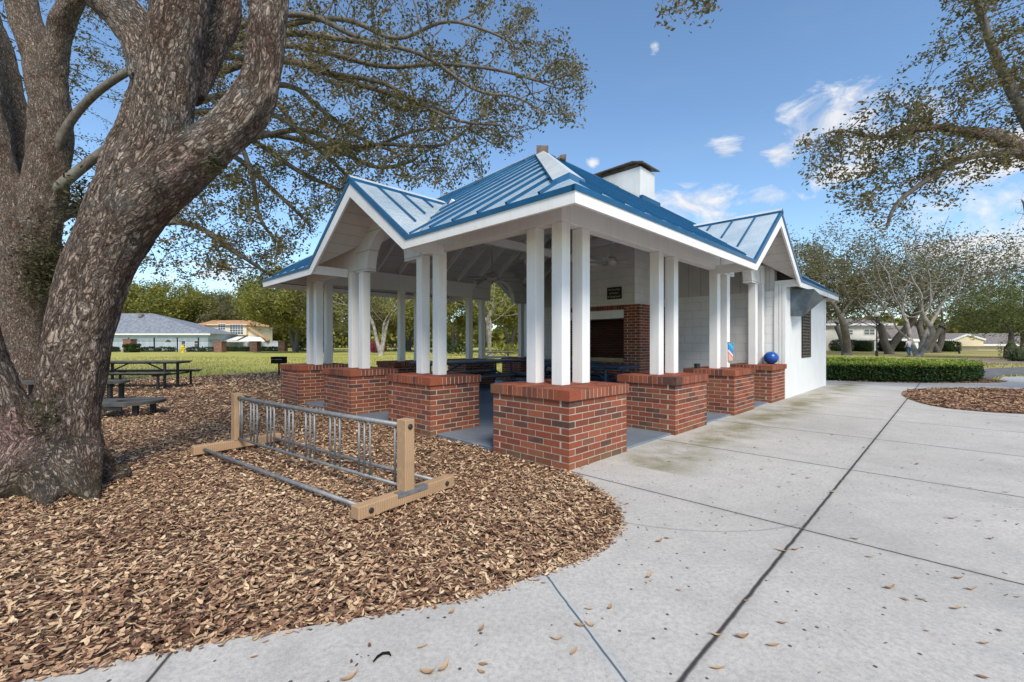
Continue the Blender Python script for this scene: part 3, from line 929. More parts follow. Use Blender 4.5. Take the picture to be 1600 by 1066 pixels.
hips = [((B0, A0, ZT), (RB0, AR, ZR), nE, nR, (-1, 1, 0), (1, -1, 0)), ((B0, A1, ZT), (RB0, AR, ZR), nE, nL, (-1, -1, 0), (1, 1, 0)),
        ((B1, A0, ZT), (RB1, AR, ZR), nF, nR, (1, 1, 0), (-1, -1, 0)), ((B1, A1, ZT), (RB1, AR, ZR), nF, nL, (1, -1, 0), (-1, 1, 0))]
for p, e, n1, n2, w1, w2 in hips:
    p, e = Vector(p), Vector(e); l = e - p
    m = MB(); strip(m, p + l * .075, e - l * .02, n1, n2, .17, .065, inplane(n1, l, w1), inplane(n2, l, w2))
    m.build('hip_cap', [M['cap_metal'], M['trim_blue']], roof)
m = MB(); strip(m, (RB0 - .05, AR, ZR), (RB1 + .05, AR, ZR), nR, nL, .15, .06, inplane(nR, (1, 0, 0), (0, -1, 0)), inplane(nL, (1, 0, 0), (0, 1, 0)))
m.build('ridge_cap', [M['trim_blue'], M['trim_blue']], roof)
for (p, e, axis) in (((B0 - .02, GA, GZ), (gbk, GA, GZ), 0), ((GB, A0 - .02, GZ), (GB, gak, GZ), 1), ((GB, A1 + .02, GZ), (GB, gak2, GZ), 1)):
    m = MB()
    if axis == 0: d1, d2 = (0, 1, -gs), (0, -1, -gs)
    else: d1, d2 = (1, 0, -gs), (-1, 0, -gs)
    strip(m, p, e, None, None, .085, .05, d1, d2); m.build('ridge_cap', [M['cap_metal'], M['trim_blue']], roof)
def valley(foot, top, d, name='valley_flashing'):
    foot, top, d = Vector(foot), Vector(top), Vector(d)
    m = MB(); up = Vector((0, 0, .006)); m.face([foot + up, foot + d + up, top + up + d * .1, top + up]); m.build(name, M['cap_metal'], roof)
for sg in (-1, 1):
    valley((B0, GA + sg * GH, ZT), (gbk, GA, GZ), (0, sg * .24, 0))
    valley((GB + sg * GH, A0, ZT), (GB, gak, GZ), (sg * .24, 0, 0))
    valley((GB + sg * GH, A1, ZT), (GB, gak2, GZ), (sg * .24, 0, 0))

# fascia (white) and drip edge (blue) along eaves and gable rakes
TH = .032


def edge_run(T, Bq, axis, pos, inward, mat, name, proud=0.0):
    """T,Bq: top/bottom polylines (s, z) in the vertical plane; axis 'b' = plane of constant b"""
    m = MB()
    for i in range(len(T) - 1):
        (s0, z0), (s1, z1) = T[i], T[i + 1]; (u0, y0), (u1, y1) = Bq[i], Bq[i + 1]
        o0 = pos - inward * proud; o1 = pos + inward * TH
        def pt(s, z, o): return (o, s, z) if axis == 'b' else (s, o, z)
        m.hexa([pt(u0, y0, o0), pt(u1, y1, o0), pt(u1, y1, o1), pt(u0, y0, o1), pt(s0, z0, o0), pt(s1, z1, o0), pt(s1, z1, o1), pt(s0, z0, o1)])
    return m.build(name, mat, roof if 'drip' in name else pav)


def gable_lines(s0, s1, c):
    T = [(s0, ZT + .004), (c - GH, ZT + .004), (c, GZ + .004), (c + GH, ZT + .004), (s1, ZT + .004)]
    Md = [(s0, ZT - .048), (c - GH + .05, ZT - .048), (c, GZ - .075), (c + GH - .05, ZT - .048), (s1, ZT - .048)]
    Bt = [(s0, 2.40), (c - GH + .12, 2.40), (c, 3.41), (c + GH - .12, 2.40), (s1, 2.40)]
    return T, Md, Bt


T, Md, Bt = gable_lines(A0, A1, GA)
edge_run(Md, Bt, 'b', B0, 1, M['white'], 'fascia'); edge_run(T, Md, 'b', B0, 1, M['trim_blue'], 'drip_edge', .012)
T, Md, Bt = gable_lines(B0, B1, GB)
cut = lambda Q, e: [(Q[0][0] + e, Q[0][1])] + Q[1:-1] + [(Q[-1][0] - e, Q[-1][1])]
edge_run(cut(Md, TH), cut(Bt, TH), 'a', A0, 1, M['white'], 'fascia'); edge_run(cut(T, -.012), cut(Md, -.012), 'a', A0, 1, M['trim_blue'], 'drip_edge', .0125)
edge_run(cut(Md, TH), cut(Bt, TH), 'a', A1, -1, M['white'], 'fascia'); edge_run(cut(T, TH), cut(Md, TH), 'a', A1, -1, M['trim_blue'], 'drip_edge', .012)
edge_run([(A0, ZT - .048), (A1, ZT - .048)], [(A0, 2.4), (A1, 2.4)], 'b', B1, -1, M['white'], 'fascia')
edge_run([(A0, ZT + .004), (A1, ZT + .004)], [(A0, ZT - .048), (A1, ZT - .048)], 'b', B1, -1, M['trim_blue'], 'drip_edge', .012)

BI = CI - CW / 2
for s in (GA - GH + .14, GA + GH - .14):      # closing boards beside each gable
    m = MB(); m.box(B0 + TH, BI - .002, s - .012, s + .012, 2.41, 2.56); m.build('soffit_end_board', M['white'], pav)
for s in (GB - GH + .14, GB + GH - .14):
    m = MB(); m.box(s - .012, s + .012, A0 + TH, BI - .002, 2.41, 2.56); m.build('soffit_end_board', M['white'], pav)
    m = MB(); m.box(s - .012, s + .012, WA - BI + .002, A1 - TH, 2.41, 2.56); m.build('soffit_end_board', M['white'], pav)

# beams on the columns, broken at the arches
bo, bi = BI - .001, CI + CW / 2
ARC_A, ARC_B, AR_R = 4.03, 6.06, .585


def beam(b0, b1, a0, a1, z1=2.9):
    m = MB(); m.box(b0, b1, a0, a1, ZB, z1); m.build('beam', M['white'], pav, bevel=.006)
    g = MB()
    L = (b1 - b0) > (a1 - a0)
    if L: g.box(b0, b1, a0 + .03, a1 - .03, ZB - .028, ZB - .001)
    else: g.box(b0 + .03, b1 - .03, a0, a1, ZB - .028, ZB - .001)
    return m


beam(bo, bi, BI, 3.0); beam(bo, bi, 5.03, WA - BI)
for y0, y1 in ((BI, bi), (WA - bi, WA - BI)):
    beam(bi + .002, GB - 1.14, y0, y1); beam(GB + 1.14, 7.6, y0, y1)


def arch_panel(c, half, axis, pos, sgn, cen):
    """gable wall with a round-headed opening; hangs lower than the beams beside the opening"""
    m = MB(); zb = 2.455; t0, t1 = pos - .012, pos + CW + .012
    if sgn < 0: t0, t1 = pos - CW - .012, pos + .012
    xs = sorted(set([c - half, c + half, cen] + [round(cen + AR_R * math.cos(k * math.pi / 28), 5) for k in range(29)]))
    lo = lambda x: zb if abs(x - c) >= AR_R - 1e-4 else ZB + math.sqrt(max(0, AR_R ** 2 - (x - c) ** 2))
    hi = lambda x: GZ - gs * abs(x - cen) - .065
    def pt(s, t, z): return (t, s, z) if axis == 'b' else (s, t, z)
    for i in range(len(xs) - 1):
        x0, x1 = xs[i], xs[i + 1]; xm = (x0 + x1) / 2
        l0, l1 = (zb, zb) if abs(xm - c) > AR_R else (lo(x0) if abs(x0 - c) < AR_R - 1e-4 else ZB, lo(x1) if abs(x1 - c) < AR_R - 1e-4 else ZB)
        for t in (t0, t1): m.face([pt(x0, t, l0), pt(x1, t, l1), pt(x1, t, hi(x1)), pt(x0, t, hi(x0))], .5, 0)
        m.face([pt(x0, t0, l0), pt(x0, t1, l0), pt(x1, t1, l1), pt(x1, t0, l1)], .5, 0)
    for s in (c - AR_R, c + AR_R): m.face([pt(s, t0, zb), pt(s, t1, zb), pt(s, t1, ZB), pt(s, t0, ZB)], .5, 0)
    for s in (c - half, c + half): m.face([pt(s, t0, zb), pt(s, t1, zb), pt(s, t1, hi(s)), pt(s, t0, hi(s))], .5, 0)
    m.build('arch_panel', mat_arch, pav)


mat_arch = mat_boards('arch_boards', (.70, .69, .67), .31, 2)
arch_panel(ARC_A, 1.02, 'b', BI, 1, ARC_A - .0)
arch_panel(ARC_B, 1.13, 'a', BI, 1, GB); arch_panel(ARC_B, 1.13, 'a', WA - BI, -1, GB)

# exposed rafters, tie beams and king posts
m = MB(); rz = -.055
for a in np.arange(.7, WA - .4, .61):
    if abs(a - GA) < .95: bs = gbk - abs(a - GA) / GH * (gbk - B0)
    else: bs = .5
    be = B0 + min(a - A0, A1 - a) * sM / sE
    if be > bs + .2: m.bar((bs, a, ZT + sE * (bs - B0) + rz - .07), (be, a, ZT + sE * (be - B0) + rz - .07), .045, .14, up=nE)
for b in np.arange(.75, 7.5, .61):
    for sd in (0, 1):
        s_ = .5 if abs(b - GB) > .95 else gak - abs(b - GB) / GH * (gak - A0)
        e_ = min(AR, A0 + (b - B0) * sE / sM)
        if e_ < s_ + .2: continue
        f = (lambda a: a) if sd == 0 else (lambda a: WA - a)
        m.bar((b, f(s_), ZT + sM * (s_ - A0) + rz - .071), (b, f(e_), ZT + sM * (e_ - A0) + rz - .071), .045, .14, up=nR if sd == 0 else nL)
for p, e, n1, n2, w1, w2 in hips[:2]:
    p, e = Vector(p) + Vector((.75, .75 if p[1] < 2 else -.75, ZT * 0 + .75 * sE - .2)), Vector(e) + Vector((0, 0, -.16))
    m.bar(p, e, .07, .2)
m.bar((RB0, AR, ZR - .2), (7.6, AR, ZR - .2), .06, .22)
m.build('rafter', M['white'], pav)
for b in (RB0 + .05, 5.9):
    m = MB(); zt = 3.75; hw = (zt - ZT) / sM - OV
    m.box(b - .04, b + .04, hw, WA - hw, zt - .16, zt); m.box(b - .045, b + .045, AR - .06, AR + .06, zt, ZR - .2)
    for sg in (-1, 1): m.bar((b, AR + sg * .08, zt + .1), (b, AR + sg * .9, zt + .95), .06, .09)
    m.build('tie_beam', M['white'], pav)
m = MB()
m.box(.46, 7.55, 3.80, 3.90, ZB + .62, ZB + .78); pass
for sg in (-1, 1): m.bar((1.3, AR, ZB + .7), (1.3, AR + sg * .45, ZB + 1.1), .06, .06)
m.build('tie_beam', M['white'], pav)

# enclosed block: front wall with fireplace, long white side wall
FB = 7.62
m = MB(); m.box(FB, FB + .2, .205, WA - .205, -.05, 2.34)
m.build('front_wall', M['block'], pav)
m = MB()
def slopewall(b0, b1):
    pts = [(.205, 2.34), (.205, zroof(.205, 8) - .07), (AR, ZR - .1), (WA - .205, zroof(.205, 8) - .07), (WA - .205, 2.34)]
    m.face([(b0, a, z) for a, z in pts]); m.face([(b1, a, z) for a, z in pts][::-1])
slopewall(FB + .012, FB + .19)
m.build('upper_wall', mat_boards('vertical_siding', (.56, .55, .53), .3, 1), pav)
side = MB(); side.box(FB + .02, WB, 0, .2, -.08, 2.444); side.box(FB + .02, WB, WA - .2, WA, -.08, 2.444); side.box(WB - .2, WB + .001, .2, WA - .2, -.08, 2.4445)
side.build('side_wall', M['stucco'], pav)
m = MB()
for y0, y1 in ((-.012, .05), (.058, .11), (.118, .2)): m.box(FB - .03, FB + .018, y0, y1, 0, 2.44)
m.build('corner_trim', M['white'], pav)
m = MB(); m.box(WB - .12, WB + .014, -.016, -.001, -.02, 2.443); m.build('corner_trim', M['white'], pav)
# louvred screen window
m = MB(); m.box(9.08, 10.03, -.012, .01, .85, 2.05)
w_ = m.build('window', M['soot'], pav)
m = MB()
for z in np.arange(.87, 2.04, .075): m.box(9.1, 10.01, -.022, -.0125, z, z + .045)
for x in np.arange(9.1, 10.0, .152): m.box(x - .012, x + .012, -.027, -.0225, .86, 2.04)
m.build('louver', M['bronze'], w_)
# folded metal hood above the window
m = MB()
W1, W2, F1, F2 = (8.05, -.004, 2.40), (8.05, -.004, 1.80), (8.08, -.44, 2.37), (8.08, -.24, 1.785)
E1, E2, G1 = (9.55, -.004, 2.38), (9.3, -.004, 2.12), (9.30, -.42, 2.25)
m.face([W1, W2, F2, F1], .5); m.face([F1, F2, G1], .5); m.face([W1, F1, G1, E1], .5); m.face([W2, E2, G1, F2], .5, 1); m.face([E1, G1, E2], .5)
hood = m.build('window_hood', [M['greymetal'], M['brownmetal']], pav)
s_ = hood.modifiers.new('s', 'SOLIDIFY'); s_.thickness = .008

# fireplace: brick piers and band, firebox, hearth, white breast
fp = MB(); fa0, fa1, fb = 2.6, 2.6 + 12 * BM, 6.1
brick_prism(fp, fb, fa0, 7, 2, .02, 32); brick_prism(fp, fb, fa1 - 2 * BM, 7, 2, .02, 32)
brick_prism(fp, fb + .02, fa0 + 2 * BM + .004, 6, 8, .02, 11)
fire = fp.build('fireplace', [M['brick'], M['mortar']], pav)
m = MB()
mm = MB(); mm.box(fb + .01, fb + .5, fa0 + 2 * BM + .003, fa1 - 2 * BM - .003, 2.0, 2.02 + .1, .4, 1)
a = fa0 + 2 * BM + .004
while a < fa1 - 2 * BM - .05: mm.box(fb + .002, fb + .2, a, a + .06, 2.01, 2.115); a += .0695
mm.build('brick_band', [M['brick'], M['mortar']], fire)
m.box(fb + .012, fb + .4, fa0 + 2 * BM + .005, fa1 - 2 * BM - .005, 1.8, 1.998); m.build('lintel', M['white'], fire)
m = MB(); m.box(fb - .015, fb + .5, fa0 + 2 * BM + .006, fa1 - 2 * BM - .006, .742, .84); m.build('hearth', M['tan'], fire)
m = MB(); brick_prism(m, fb + .95, fa0 + 2 * BM + .01, 2, 8, .84, 16); m.build('firebox', [M['sooty'], M['mortar_dark']], fire)
m = MB(); m.box(fb + .06, FB - .002, 2.76, 4.95, 2.122, 4.62); m.build('chimney_breast', M['block'], fire)
# chimney above the roof with a lifted sheet-metal cover
m = MB(); m.box(7.07, 7.83, 3.10, 4.41, 4.62, 5.72); ch = m.build('chimney', M['stucco'], pav, bevel=.015)
m = MB()
m.hexa([(6.98, 3.30, 5.85), (7.92, 3.30, 5.85), (7.92, 4.55, 5.82), (6.98, 4.55, 5.82), (6.98, 3.30, 5.88), (7.92, 3.30, 5.88), (7.92, 4.55, 5.85), (6.98, 4.55, 5.85)])
m.hexa([(6.98, 3.0, 5.77), (7.92, 3.0, 5.77), (7.92, 3.298, 5.85), (6.98, 3.298, 5.85), (6.98, 3.0, 5.80), (7.92, 3.0, 5.80), (7.92, 3.298, 5.88), (6.98, 3.298, 5.88)])
m.box(7.12, 7.78, 3.2, 3.25, 5.715, 5.83); m.box(7.12, 7.78, 4.25, 4.3, 5.715, 5.82); m.box(7.12, 7.16, 3.25, 4.25, 5.715, 5.83)
m.build('chimney_cap', M['brownmetal'], ch)
m = MB(); m.box(6.98, 7.95, 3.0, 3.09, zroof(3.05, 7) + .0, zroof(3.05, 7) + .12); m.build('chimney_flashing', M['trim_blue'], ch)

# flood lights fixed at the hip peak
def floodlight(b, a, z, yaw, s=1.0):
    r_ = MB()
    r_.bar((0, 0, -.12), (0, 0, .05), .05); r_.bar((0, 0, .02), (.12, 0, .06), .045)
    hd = [( .10, -.08, -.02), (.30, -.13, -.07), (.30, .13, -.07), (.10, .08, -.02), (.10, -.08, .07), (.30, -.13, .10), (.30, .13, .10), (.10, .08, .07)]
    r_.hexa(hd, .5, 1)
    o = r_.build('floodlight', [M['galv'], M['brownmetal']], pav)
    o.location = (b, a, z); o.rotation_euler = (0, R(6), yaw); o.scale = (s, s, s)


floodlight(RB0 - .2, AR - .15, ZR - .14, R(225), .95); floodlight(RB0 - .42, AR + .85, ZR - .46, R(165), .9); floodlight(RB0 + .25, AR - .2, ZR - .1, R(-50), .7)


# ------------------------------------------------------------------ things in and on the pavilion
def pthing(name, label, cat, a, b, z, rz=0.0, group=None):
    return thing(name, label, cat, PW(a, b, z), PR + rz, group)


# black wall sign over the fireplace with three short lines of pale lettering
sg = pthing('wall_sign', 'small black sign with three lines of pale lettering on the white wall above the fireplace', 'sign', 3.3, fb + .045, 2.42)
m = MB(); m.box(-.012, .012, -.2, .2, -.145, .145); m.build('sign_board', M['signblack'], sg, bevel=.004)


def text_mesh(name, body, size, mat, parent, loc, rot, align='LEFT'):
    cu = bpy.data.curves.new(name, 'FONT'); cu.body = body; cu.size = size; cu.align_x = align; cu.extrude = .002
    o = bpy.data.objects.new(name, cu); col.objects.link(o)
    dg = bpy.context.evaluated_depsgraph_get(); me = bpy.data.meshes.new_from_object(o.evaluated_get(dg))
    bpy.data.objects.remove(o); me.materials.clear(); me.materials.append(mat)
    q_ = bpy.data.objects.new(name, me); col.objects.link(q_); q_.parent = parent; q_.location = loc; q_.rotation_euler = rot
    return q_


for i, ln in enumerate(('No Smoking', 'In Pavilion', '& Playground')):
    text_mesh('lettering', ln, .064, M['letter'], sg, (-.0135, 0, .065 - i * .085), (R(90), 0, R(-90)), 'CENTER')


def ceiling_fan(label, a, b, z, ztop, mat, rz):
    f = pthing('ceiling_fan', label, 'ceiling fan', a, b, z, rz, 'ceiling fans')
    m = MB(); m.tube([(0, 0, .1), (0, 0, ztop - z)], .014, 8); m.tube([(0, 0, ztop - z - .09), (0, 0, ztop - z)], [.03, .06], 12); m.build('rod', mat, f)
    m = MB(); m.tube([(0, 0, -.10), (0, 0, -.085), (0, 0, -.03), (0, 0, .06), (0, 0, .1)], [.03, .09, .12, .12, .04], 20); m.build('motor', mat, f, smooth=True)
    for k in range(5):
        c_, s_ = math.cos(k * 2 * math.pi / 5), math.sin(k * 2 * math.pi / 5)
        def rp(x, y, z_): return (x * c_ - y * s_, x * s_ + y * c_, z_)
        m = MB()
        m.hexa([rp(.11, -.015, -.03), rp(.2, -.02, -.03), rp(.2, .02, -.03), rp(.11, .015, -.03), rp(.11, -.015, -.02), rp(.2, -.02, -.02), rp(.2, .02, -.02), rp(.11, .015, -.02)])
        m.hexa([rp(.17, -.05, -.022), rp(.52, -.06, -.035), rp(.52, .06, -.005), rp(.17, .05, -.012), rp(.17, -.05, -.012), rp(.52, -.06, -.025), rp(.52, .06, .005), rp(.17, .05, -.002)])
        m.build('blade', mat, f)


fandark = mat_plain('dark_fan', (.26, .25, .24), .5, .3); fanwhite = mat_plain('white_fan', (.5, .49, .47), .45, .3)
ceiling_fan('dark ceiling fan on a long black rod seen in front of the far arch', 3.86, 2.61, 2.49, zroof(3.86, 2.61) - .12, fandark, .3)
ceiling_fan('white ceiling fan hanging in front of the fireplace wall', 2.67, 5.0, 2.97, zroof(2.67, 5.0) - .12, fanwhite, .9)


def picnic_table(label, loc, rz, Lg, mtop, mframe, group, style='tube', top=.76, wd=.75):
    t = thing('picnic_table', label, 'picnic table', loc, rz, group)
    m = MB(); m.box(-Lg / 2, Lg / 2, -wd / 2, wd / 2, top - .035, top, None, 0); m.box(-Lg / 2 + .03, Lg / 2 - .03, -wd / 2 + .03, wd / 2 - .03, top - .065, top - .036, None, 1)
    m.build('table_top', [mtop, mframe], t, bevel=.012)
    for s in (-1, 1):
        y = s * (wd / 2 + .34)
        m = MB(); m.box(-Lg / 2, Lg / 2, y - .14, y + .14, .415, .45, None, 0); m.box(-Lg / 2 + .03, Lg / 2 - .03, y - .11, y + .11, .388, .414, None, 1)
        m.build('bench', [mtop, mframe], t, bevel=.012)
    for s in (-1, 1):
        x = s * (Lg / 2 - .34); m = MB()
        if style == 'tube':       # bent-tube trestle with curled feet
            for q in (-1, 1):
                m.tube([(x, q * .28, top - .05), (x, q * .30, .32), (x, q * .38, .12), (x, q * .52, .035), (x, q * .74, .03), (x, q * .86, .06), (x, q * .84, .40)], .025, 8)
            m.tube([(x, -.3, .34), (x, .3, .34)], .02, 8); m.tube([(x, -.82, .38), (x, .82, .38)], .02, 8)
        elif style == 'post':     # straight square legs
            for q in (-1, 1):
                m.bar((x, q * (wd / 2 - .08), 0), (x, q * (wd / 2 - .08), top - .05), .05); m.bar((x + s * .1, q * (wd / 2 + .34), 0), (x + s * .1, q * (wd / 2 + .34), .39), .045)
            m.bar((x, -wd / 2 - .4, .36), (x, wd / 2 + .4, .36), .04)
        m.build('leg_frame', mframe, t)
    m = MB()
    for s in (-1, 1): m.bar((s * (Lg / 2 - .36), 0, .38), (s * .25, 0, top - .07), .03)
    m.bar((-Lg / 2 + .34, 0, .36), (Lg / 2 - .34, 0, .36), .03); m.build('brace', mframe, t)
    return t


gi = 'picnic tables inside the pavilion'
picnic_table('long dark picnic table inside the pavilion behind the second brick pier', PW(5.7, 3.6, .022), PR, 2.9, M['topcoat'], M['bluecoat'], gi)
picnic_table('dark blue picnic table inside the pavilion nearest the fireplace', PW(2.75, 4.0, .022), PR + R(90), 2.2, M['bluecoat'], M['bluecoat'], gi)
picnic_table('dark blue picnic table in the middle of the pavilion behind the corner columns', PW(4.2, 5.1, .022), PR + R(90), 2.0, M['bluecoat'], M['blackmetal'], gi)

# things left on the piers
bl = pthing('toy_ball', 'shiny blue and green toy ball resting on the brick pier beside the white wall', 'ball', .22, 7.42, ZC + .0)
bm_ = NT('ball_plastic', .3, .5); vv = bm_.obj(); xx = bm_.n('ShaderNodeSeparateXYZ', Vector=vv).outputs
bm_.base(bm_.mix(bm_.math('GREATER_THAN', bm_.math('ADD', xx[0], bm_.math('MULTIPLY', bm_.noise(vv, 6), .08)), .07), (.008, .07, .32), (.02, .2, .13)))
import bmesh
b_ = bmesh.new(); bmesh.ops.create_uvsphere(b_, u_segments=28, v_segments=18, radius=.145)
for v_ in b_.verts: v_.co.z = v_.co.z * .93 + .132
me = bpy.data.meshes.new('ball_skin'); b_.to_mesh(me); b_.free(); me.materials.append(bm_.mat); me.polygons.foreach_set('use_smooth', [True] * len(me.polygons))
o = bpy.data.objects.new('ball_skin', me); col.objects.link(o); o.parent = bl
pk = pthing('hanging_packet', 'small blue white and red printed packet hanging on a white column', 'packet', BI - .004, PIER_B[1] + .90, .87)
m = MB(); m.hexa([(-.075, -.02, 0), (.06, -.045, 0), (.06, 0, 0), (-.075, 0, 0), (-.085, -.015, .33), (.085, -.05, .33), (.085, 0, .33), (-.085, 0, .33)])
pm = NT('packet_print', .4, .4); vv = pm.obj(); xx = pm.n('ShaderNodeSeparateXYZ', Vector=vv).outputs
cc = pm.ramp(pm.math('DIVIDE', pm.math('ADD', xx[2], pm.math('MULTIPLY', xx[0], .7)), .4), [(0, (.62, .35, .28)), (.2, (.65, .2, .15)), (.3, (.7, .7, .7)), (.38, (.03, .2, .5)), (.62, (.05, .35, .55)), (.8, (.03, .2, .5)), (.92, (.6, .65, .7))], 'CONSTANT')
pm.base(cc); m.build('packet_bag', pm.mat, pk, bevel=.01)
m = MB(); m.box(-.09, .09, -.012, .0, .33, .35); m.build('hanger', M['galv'], pk)
ct = pthing('small_tin', 'small black tin on the third brick pier beside its column', 'tin', .66, PIER_B[1] + .12, ZC)
m = MB(); m.tube([(0, 0, .002), (0, 0, .07)], .05, 16); m.build('tin_body', M['blackmetal'], ct); m = MB(); m.tube([(0, 0, .071), (0, 0, .085)], .053, 16); m.build('lid', M['blackmetal'], ct)


# ------------------------------------------------------------------ bicycle rack
A_ = gr(560, 816); Bq = gr(707, 762); sk = (Bq - A_); SKL = .92
dsk = Vector((sk.x, sk.y, 0)).normalized(); dr = Vector((-dsk.y, dsk.x, 0))        # skid direction, rail direction (away)
rack = thing('bicycle_rack', 'galvanised pipe bicycle rack with square timber end posts standing on the mulch', 'bicycle rack', (A_.x, A_.y, 0), math.atan2(dsk.y, dsk.x))
RL = 3.02            # local x along skid, local y towards the far end
for y, far in ((0.045, False), (RL - .045, True)):
    m = MB(); m.box(0, SKL, y - .045, y + .045, .005, .095); sk_ = m.build('skid', M['wood'], rack, bevel=.006)
    m = MB(); m.box(.395, .485, y - .049, y + .049, .094, .628); po = m.build('end_post', M['wood'], rack, bevel=.005)
    m = MB(); s_ = -1 if not far else 1
    for x, z, r_ in ((.10, .05, .019), (.83, .052, .019)):
        m.tube([(x, y + s_ * .046, z), (x, y + s_ * .053, z), (x, y + s_ * .058, z)], [r_, r_, r_ * .55], 14)
    m.build('bolt', M['blackmetal'], sk_)
    m = MB(); m.tube([(.44, y + s_ * .05, .575), (.44, y + s_ * .056, .575), (.44, y + s_ * .062, .575)], [.021, .021, .012], 14); m.build('bolt', M['blackmetal'], po)
    m = MB(); m.box(.33, .62, y + s_ * .047 - .003, y + s_ * .047 + .003, .066, .1); m.box(.33, .62, y + min(0, s_ * .048), y + max(0, s_ * .048), .097, .101); m.build('strap_plate', M['galv'], sk_)
for x, z, r_ in ((.10, .05, .017), (.83, .052, .017), (.44, .575, .02), (.44, .115, .014)):
    m = MB(); m.tube([(x, .09, z), (x, RL / 2, z - .004), (x, RL - .09, z)], r_, 14); m.build('rail', M['galv'], rack, smooth=True)
ys = [.17, RL - .12, RL - .175]
for c_ in (.56, .99, 1.40, 1.79, 2.17, 2.55): ys += [c_ - .075, c_, c_ + .075]
for y in ys:
    m = MB(); m.tube([(.44, y, .106), (.44, y, .570)], .0095, 8); m.build('upright_bar', M['galv'], rack, smooth=True)

# ------------------------------------------------------------------ yard furniture
picnic_table('long black picnic table on the mulch beside the lawn, right of the big leaning oak', gr(206, 607) + Vector((0, .2, 0)), R(6), 2.35, M['blackplastic'], M['blackmetal'], 'picnic tables outside', 'post', .72, .7)
picnic_table('pale picnic table on the grass beyond the far arch of the pavilion', at(775, 566, 28) * Vector((1, 1, 0)) if False else Vector((-1.0, 27.5, -.06)), R(4), 2.2, M['topcoat'], M['blackmetal'], 'picnic tables outside', 'post', .74, .7)

# low black table with a round end and a round hole
def extrude(m, pts, z0, z1, r=None, mm=0):
    n = len(pts); m.mesh([(x, y, z0) for x, y in pts] + [(x, y, z1) for x, y in pts], [tuple(range(n - 1, -1, -1)), tuple(range(n, 2 * n))] + [(i, (i + 1) % n, n + (i + 1) % n, n + i) for i in range(n)], r, mm)


p_ = gr(205, 646)
lt = thing('low_ring_table', 'low black table with a rounded end and a round hole, close behind the leaning oak', 'table', (p_.x, p_.y, 0), R(12))
m = MB(); ro, ri, N = .47, .2, 32; ztop = .225
ring = [((ro * math.cos(t), ro * math.sin(t)), (ri * math.cos(t), ri * math.sin(t))) for t in (2 * math.pi * k / N for k in range(N))]
for k in range(N):
    (a0, b0), (a1, b1) = ring[k], ring[(k + 1) % N]
    m.hexa([(*b0, ztop - .05), (*a0, ztop - .05), (*a1, ztop - .05), (*b1, ztop - .05), (*b0, ztop), (*a0, ztop), (*a1, ztop), (*b1, ztop)], .5)
m.build('ring_top', M['blackplastic'], lt)
m = MB(); m.box(-1.4, -.36, -.41, -.27, ztop - .051, ztop - .002); m.box(-1.4, -.36, .25, .39, ztop - .051, ztop - .002); m.box(-1.52, -1.39, -.41, .39, ztop - .052, ztop - .003); m.build('side_board', M['blackplastic'], lt)
m = MB(); m.box(-1.4, .1, -.445, -.412, ztop - .11, ztop - .03); m.box(-1.4, .1, .4, .43, ztop - .11, ztop - .03); m.build('skirt', M['blackmetal'], lt)
for x, y in ((.2, -.25), (.2, .25), (-1.3, -.3), (-1.3, .3)):
    m = MB(); m.bar((x, y, -.03), (x, y, ztop - .055), .07); m.build('leg', M['blackmetal'], lt)
p_ = at(110, 606, 9.4)
l2 = thing('low_oblong_table', 'low oblong black table with rounded ends passing behind the leaning oak', 'table', (p_.x, p_.y, 0), R(4))
m = MB(); hl = 1.12 - .3; pts = [(hl + .3 * math.cos(t), .3 * math.sin(t)) for t in np.linspace(-math.pi / 2, math.pi / 2, 12)] + [(-hl - .3 * math.cos(t), -.3 * math.sin(t)) for t in np.linspace(-math.pi / 2, math.pi / 2, 12)]
extrude(m, pts, .36, .41); m.build('table_top', M['blackplastic'], l2)
for x in (-.9, .9):
    for y in (-.15, .15):
        m = MB(); m.bar((x, y, -.03), (x, y, .36), .07); m.build('leg', M['blackmetal'], l2)

# park grill on a post
gp = gr(436, 587)
gl = thing('park_grill', 'small black charcoal grill on a single post at the edge of the lawn', 'grill', (gp.x, gp.y, 0), R(-4))
m = MB(); m.tube([(0, 0, -.05), (0, 0, .46)], .035, 10); m.build('post', M['blackmetal'], gl)
m = MB(); m.box(-.21, .21, -.17, .17, .45, .47); m.box(-.21, .21, .15, .17, .47, .70); m.box(-.21, -.19, -.17, .149, .471, .70); m.box(.19, .21, -.17, .149, .471, .70); m.box(-.19, .19, -.17, -.15, .47, .57); m.build('firebox', M['soot'], gl)
m = MB()
for x in np.linspace(-.17, .17, 9): m.bar((x, -.17, .6), (x, .149, .6), .012)
m.bar((-.2, -.172, .6), (.2, -.172, .6), .014); m.build('grate', M['galv'], gl)
m = MB(); m.tube([(-.12, -.19, .6), (-.12, -.27, .6)], .012, 8); m.tube([(.12, -.19, .6), (.12, -.27, .6)], .012, 8); m.build('grate_handle', M['galv'], gl)

